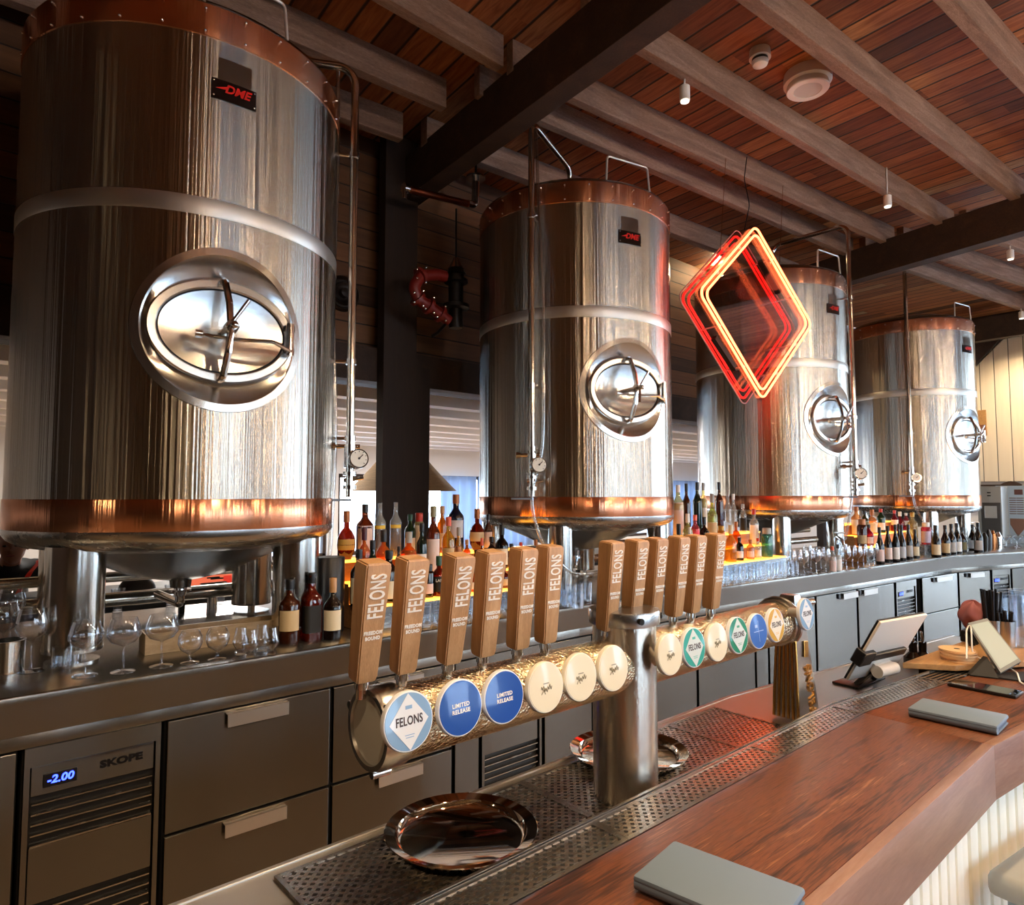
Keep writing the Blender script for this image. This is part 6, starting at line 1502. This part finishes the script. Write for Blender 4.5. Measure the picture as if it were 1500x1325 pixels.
for px, py, pt in ((1056, 257, (1055, 368)), (1140, 293, (1142, 385))):
    p = atplane(pt[0], pt[1], lf + nn * -.09, nn); tpz = atz(px, py, 4.2)
    obj('hanging_wire', MB().cyl(p, (p.x * .5 + tpz.x * .5, p.y * .5 + min(tpz.y, p.y + .12) * .5, 4.21), .0022, seg=6), M['pipe'], sg)
obj('power_cord', MB().tube(fillet([dia(1.0, -.1)[0], atplane(1098, 300, lf + nn * -.1, nn), atplane(1090, 262, lf + nn * -.1, nn), atplane(1094, 230, lf + nn * -.1, nn)], .1), .004, 6), M['black'], sg)
for k in range(4):
    p = dia(.97, -.02)[k].lerp(dia(.97, -.02)[(k + 1) % 4], .5)
    l = bpy.data.lights.new('neon_light', 'POINT'); l.energy = .35; l.color = (1, .12, .06); l.shadow_soft_size = .1
    lo = bpy.data.objects.new('neon_light', l); COL.objects.link(lo); lo.location = p - Vector((0, 0, 0)) + nn * .03
# ------------------------------------------------------------------ right end
A1 = cfront(9.0, .75)
def endbox(px0, px1, y0p, y1p, x, name, label, cat, m, depth=.35):
    a, b_ = atx(px0, y1p, x), atx(px1, y0p, x)
    t = thing(name, label, cat, (x + depth / 2, (a.y + b_.y) / 2, a.z)); return t, a, b_
x = 10.6
t, a, b_ = endbox(1434, 1466, 712, 790, x, 'water_dispenser', 'grey hot water dispenser with a dark recess beyond the fourth tank', 'dispenser', None)
zb_ = CTOP
obj('cabinet', MB().box((x, min(a.y, b_.y), zb_ + .001), (x + .35, max(a.y, b_.y), b_.z), bev=.01), flat('grey_enamel', '#9a9a94', .4), t, 30)
yy0, yy1 = min(a.y, b_.y), max(a.y, b_.y); 
rcs = obj('recess_panel', MB().box((x - .012, yy0 + .01, zb_ + .08), (x - .001, yy1 - .04, zb_ + (b_.z - zb_) * .72), bev=.004), flat('dispenser_dark', '#3c3b38', .35), t, 0)
obj('window', MB().box((x - .018, yy0 + .05, zb_ + (b_.z - zb_) * .45), (x - .0125, yy1 - .08, zb_ + (b_.z - zb_) * .66), bev=.003), flat('dispenser_window', '#b8bab6', .1, coat=1), rcs, 0)
obj('buttons', MB().box((x - .006, (yy0 + yy1) / 2 - .02, b_.z - .09), (x - .0005, (yy0 + yy1) / 2 + .02, b_.z - .075)).box((x - .006, (yy0 + yy1) / 2 - .02, b_.z - .13), (x - .0005, (yy0 + yy1) / 2 + .02, b_.z - .115)), M['dark_metal'], t, 0)
a, b_ = atx(1460, 800, x + .4), atx(1512, 711, x + .4)
t = thing('menu_sign', 'pale blue menu board with brown lines and drop, at the right edge', 'sign board', (x + .42, (a.y + b_.y) / 2, CTOP))
y0_, y1_ = min(a.y, b_.y), max(a.y, b_.y)
brd = obj('board', MB().box((x + .46, y0_, CTOP + .001), (x + .49, y1_, b_.z), bev=.004), flat('pale_blue_board', '#bcd6ea', .35), t, 0)
ln = MB(); W_ = y1_ - y0_
for c_ in range(3):
    for k in range(8): ln.box((x + .457, y1_ - W_ * (.36 + .19 * c_) - .075, b_.z - .17 - k * .03), (x + .4595, y1_ - W_ * (.36 + .19 * c_), b_.z - .16 - k * .03))
ln.box((x + .457, y1_ - W_ * .72, b_.z - .12), (x + .4595, y1_ - W_ * .5, b_.z - .05))
obj('printed_lines', ln, flat('brown_print', '#6b4a47', .6), brd, 0)
dr = MB().prism([(y1_ - W_ * .36, b_.z - .44), (y1_ - W_ * .36, b_.z - .52), (y1_ - W_ * .55, b_.z - .68), (y1_ - W_ * .85, b_.z - .5), (y1_ - W_ * .85, b_.z - .44)], x + .457, x + .4595, M=Matrix(((0, 0, 1, 0), (1, 0, 0, 0), (0, 1, 0, 0), (0, 0, 0, 1))))
obj('drop_shape', dr, flat('brown_drop', '#8a6a5c', .6), brd, 0)
for k, (px, py, r_, h_, m_, lb) in enumerate(((1443, 806, .035, .21, M['dark_metal'], 'dark steel cocktail shaker right of the tall black wine bottle'), (1449, 805, .034, .24, M['black'], 'black cocktail shaker between the dark and copper ones'), (1455, 803, .034, .22, flat('copper_cup', '#a86c42', .25, 1), 'copper cocktail shaker left of the coupe glasses'), (1463, 803, .04, .2, M['chrome'], 'shiny steel shaker beside the glassware heap'))):
    p = on(px, py); o = obj('cocktail_shaker', MB().lathe([(.0001, .001), (r_ * .8, .001), (r_, h_ * .7), (r_ * .95, h_ * .75), (r_ * .6, h_ * .9), (r_ * .4, h_), (.0001, h_)], 24, (p[0], p[1], CTOP), cap0=False, cap1=False), m_, None, 40); tag(o, lb, 'cocktail shaker', 'cocktail shakers')
a, b_ = atx(1436, 638, 12.47), atx(1444, 600, 12.47)
t = thing('wall_picture', 'small brown wooden picture on the cream boarded wall beside the fourth tank', 'picture', (12.46, 2.9, a.z))
obj('panel', MB().box((12.455, min(a.y, b_.y), a.z), (12.498, max(a.y, b_.y) + .28, b_.z), bev=.003), M['pale_wood'], t, 0); obj('dark_band', MB().box((12.451, min(a.y, b_.y) + .01, a.z + .01), (12.4545, max(a.y, b_.y) + .27, a.z + (b_.z - a.z) * .42)), flat('brown_band', '#7a4a2c', .6), t, 0)
a = atx(1440, 705, 12.40); b_ = atx(1496, 712, 12.40)
t = thing('coat_rail', 'dark scalloped rail under the cream boards at the far right', 'rail', (12.43, (a.y + b_.y) / 2, b_.z)); pts = []
n_s = 24; y0_, y1_ = b_.y, a.y + .3
for k in range(n_s + 1): f = k / n_s; pts.append((y0_ + (y1_ - y0_) * f, b_.z + .03 + .05 * max(0, math.sin(f * 9.4))))
mb = MB().prism([(y0_, b_.z - .02), (y1_, b_.z - .02)] + pts[::-1], 12.40, 12.46, M=Matrix(((0, 0, 1, 0), (1, 0, 0, 0), (0, 1, 0, 0), (0, 0, 0, 1))))
obj('rail_board', mb, M['beam'], t, 0)
l = bpy.data.lights.new('gable_lamp', 'SPOT'); l.energy = 160; l.color = (1, .8, .55); l.spot_size = R(80); l.spot_blend = .8; l.shadow_soft_size = .05
lo = bpy.data.objects.new('gable_lamp', l); COL.objects.link(lo); lo.location = (11.3, 1.6, 3.9); lo.rotation_euler = (Vector((12.5, 2.3, 2.6)) - Vector((11.3, 1.6, 3.9))).to_track_quat('-Z', 'Y').to_euler()
spot(0, 0, 'lit spotlight over the cream boarded wall at the far right', True, (11.3, 1.5), 60, (12.5, 2.2, 2.4))
# fill lights added to brighten the rear room, with disc fixtures made for them
for k, (x_, y_) in enumerate(((2.5, 7.5), (7.0, 7.8), (13.0, 8.0))):
    l = bpy.data.lights.new('added_rear_fill', 'AREA'); l.shape = 'DISK'; l.size = .5; l.energy = 110; l.color = (1, .93, .85); lo = bpy.data.objects.new('added_rear_fill', l); COL.objects.link(lo); lo.location = (x_, y_, 2.40)
    t = thing('added_disc_lamp', '%s added white disc lamp from the left, brightening the rear room' % ordinal(k), 'ceiling light', (x_, y_, 2.405), 0, 'added disc lamps of the rear room')
    obj('lamp_shade', MB().cyl((x_, y_, 2.405), (x_, y_, 2.46), .27, seg=40), M['white'], t); obj('stem', MB().cyl((x_, y_, 2.46), (x_, y_, 2.661), .012, seg=8), M['white'], t)

# globe lamps added behind the camera, unseen, to brighten the ceiling
for k, (x_, y_) in enumerate(((.6, -1.3), (2.7, -1.25), (4.8, -1.4), (7.0, -1.6), (9.2, -1.9))):
    t = thing('added_globe_lamp', '%s added opal globe lamp from the left, brightening the ceiling' % ordinal(k), 'pendant lamp', (x_, y_, 2.96), 0, 'added globe lamps over the customers')
    obj('globe', MB().sphere((x_, y_, 3.05), .09, 28, 18), glow('added_opal_globe', '#ffd6ab', 130.0), t, 60)
    obj('cord', MB().cyl((x_, y_, 3.14), (x_, y_, 4.4), .006, seg=8), M['black'], t)
# ------------------------------------------------------------------ person leaning over the rear counter under the first tank
hc = aty(19, 797, 5.12); HX, HY, HZ = hc.x, 5.12, hc.z
skin = flat('skin', '#a9745c', .5); cloth = flat('black_shirt', '#0d0d10', .8)
pt = thing('person', 'person in black leaning over the rear counter, red strap on the shoulder', 'person', (HX, 5.75, 0))
nodes, edges, rads = [], [], []
def nd(p, r, par=None):
    nodes.append(Vector(p)); rads.append(r); i = len(nodes) - 1
    if par is not None: edges.append((par, i))
    return i
pel = nd((HX, 5.80, .92), (.155, .125))
ab = nd((HX, 5.72, 1.03), (.15, .11), pel); ch = nd((HX, 5.50, 1.10), (.165, .12), ab); ub = nd((HX, 5.36, 1.13), (.13, .10), ch)
nk = nd((HX, 5.25, 1.155), (.058, .058), ub); hd0 = nd((HX, 5.17, HZ - .05), (.06, .065), nk)
for s in (-1, 1):
    sh = nd((HX + s * .17, 5.38, 1.115), (.068, .066), ub); el = nd((HX + s * .30, 5.34, 1.0 + .08), (.048, .048), sh); wr = nd((HX + s * .24, 5.17, 1.0), (.03, .026), el)
    pm = nd((HX + s * .215, 5.10, .985), (.036, .016), wr)
    for f in range(4):
        o_ = (f - 1.5) * .017; l_ = (.07, .08, .077, .06)[f]
        k1 = nd((HX + s * .205 + o_, 5.065, .988), (.0085, .0085), pm); k2 = nd((HX + s * .20 + o_ * 1.1, 5.065 - l_ * .5, .986), (.008, .008), k1); nd((HX + s * .2 + o_ * 1.1, 5.065 - l_, .974), (.0068, .0068), k2)
    th = nd((HX + s * .215 - s * .035, 5.10, .982), (.010, .010), pm); nd((HX + s * .215 - s * .055, 5.065, .974), (.008, .008), th)
    hp2 = nd((HX + s * .095, 5.82, .86), (.085, .09), pel); kn = nd((HX + s * .10, 5.80, .48), (.062, .062), hp2); an = nd((HX + s * .10, 5.84, .09), (.042, .042), kn); nd((HX + s * .11, 5.70, .035), (.04, .032), an)
me = bpy.data.meshes.new('sk'); me.from_pydata(nodes, edges, [])
so = bpy.data.objects.new('sk', me); COL.objects.link(so)
md = so.modifiers.new('s', 'SKIN'); md.use_smooth_shade = True
for v, r in zip(me.skin_vertices[0].data, rads): v.radius = r
me.skin_vertices[0].data[0].use_root = True
sb = so.modifiers.new('u', 'SUBSURF'); sb.levels = 2; sb.render_levels = 2
bm_ = bpy.data.meshes.new_from_object(so.evaluated_get(bpy.context.evaluated_depsgraph_get()))
bpy.data.objects.remove(so)
B_ = MB(); B_.b.from_mesh(bm_)
# head: shaped sphere looking down towards the photographer
hb = bmesh.new(); bmesh.ops.create_uvsphere(hb, u_segments=36, v_segments=28, radius=1.0)
for v in hb.verts:
    x, y, z = v.co; w = 1.0 - .22 * max(0, -z) ** 1.3
    v.co = Vector((x * .074 * w, y * .094 * (1 - .1 * max(0, -z)), z * .118 - (.006 if z < -.5 and y < 0 else 0)))
    if y < -.3 and abs(x) < .25: v.co.y -= .018 * math.exp(-((z + .12) / .16) ** 2) * (1 - abs(x) / .25)      # nose
    if y < -.5: 
        for sx in (-1, 1): v.co.y += .010 * math.exp(-((x - sx * .38) / .18) ** 2 - ((z - .06) / .12) ** 2)     # eye sockets
        v.co.y -= .006 * math.exp(-(x / .3) ** 2 - ((z + .45) / .1) ** 2); v.co.y -= .010 * math.exp(-(x / .3) ** 2 - ((z + .78) / .14) ** 2)
tilt = Matrix.Translation((HX, HY, HZ)) @ Matrix.Rotation(R(-12), 4, 'Z') @ Matrix.Rotation(R(8), 4, 'X')
hb.transform(tilt); hm_ = bpy.data.meshes.new('h'); hb.to_mesh(hm_); hb.free(); B_.b.from_mesh(hm_)
for s in (-1, 1): B_.sphere(tilt @ Vector((s * .074, .012, -.005)), (.012, .022, .034), 12, 10)
for f in B_.b.faces:
    c = f.calc_center_median(); head = (c - Vector((HX, HY, HZ))).length < .155 and c.y < 5.245
    hand = c.y < 5.19 and c.z < 1.02
    f.material_index = 0 if (head or hand) else 1
body = obj('body', B_, [skin, cloth], pt, 80)
e = MB()
for s in (-1, 1): e.sphere(tilt @ Vector((s * .029, -.082, .007)), (.013, .006, .006), 12, 8)
obj('eyes', e, flat('eye_dark', '#241a16', .2), body)
m_ = MB().sphere(tilt @ Vector((0, -.088, -.052)), (.024, .006, .006), 14, 8); obj('lips', m_, flat('lips', '#8a4a42', .5), body)
h_ = MB(); h_.sphere((0, 0, 0), (.080, .100, .122), 32, 20)
bmesh.ops.delete(h_.b, geom=[v for v in h_.b.verts if v.co.z < (.045 if v.co.y < -.035 else -.05)], context='VERTS')
h_.b.transform(tilt @ Matrix.Translation((0, .006, .006))); obj('hair', h_, flat('dark_hair', '#17110d', .6), pt, 60)
col_ = MB().lathe([(.072, 0), (.066, .03), (.060, .035)], 24, M=Matrix.Translation((HX, 5.285, 1.13)) @ Matrix.Rotation(R(50), 4, 'X'), cap0=False, cap1=False)
bmesh.ops.solidify(col_.b, geom=col_.b.faces[:], thickness=.004); obj('collar', col_, cloth, pt, 60)
s0, s1, s2 = aty(58, 822, 5.30), aty(44, 838, 5.22), aty(27, 868, 5.17)
sp2 = [s0 + Vector((0, .03, .01)), s0, s1, s2]
sm_ = MB(); g_ = []
for p_ in fillet(sp2, .05): g_.append([p_ + Vector((-.018, 0, -.008)), p_ + Vector((.018, 0, .008))])
sm_.patch(g_); bmesh.ops.solidify(sm_.b, geom=sm_.b.faces[:], thickness=.006); obj('strap', sm_, flat('red_strap', '#c8301c', .6), pt, 60, label='red shoulder strap')
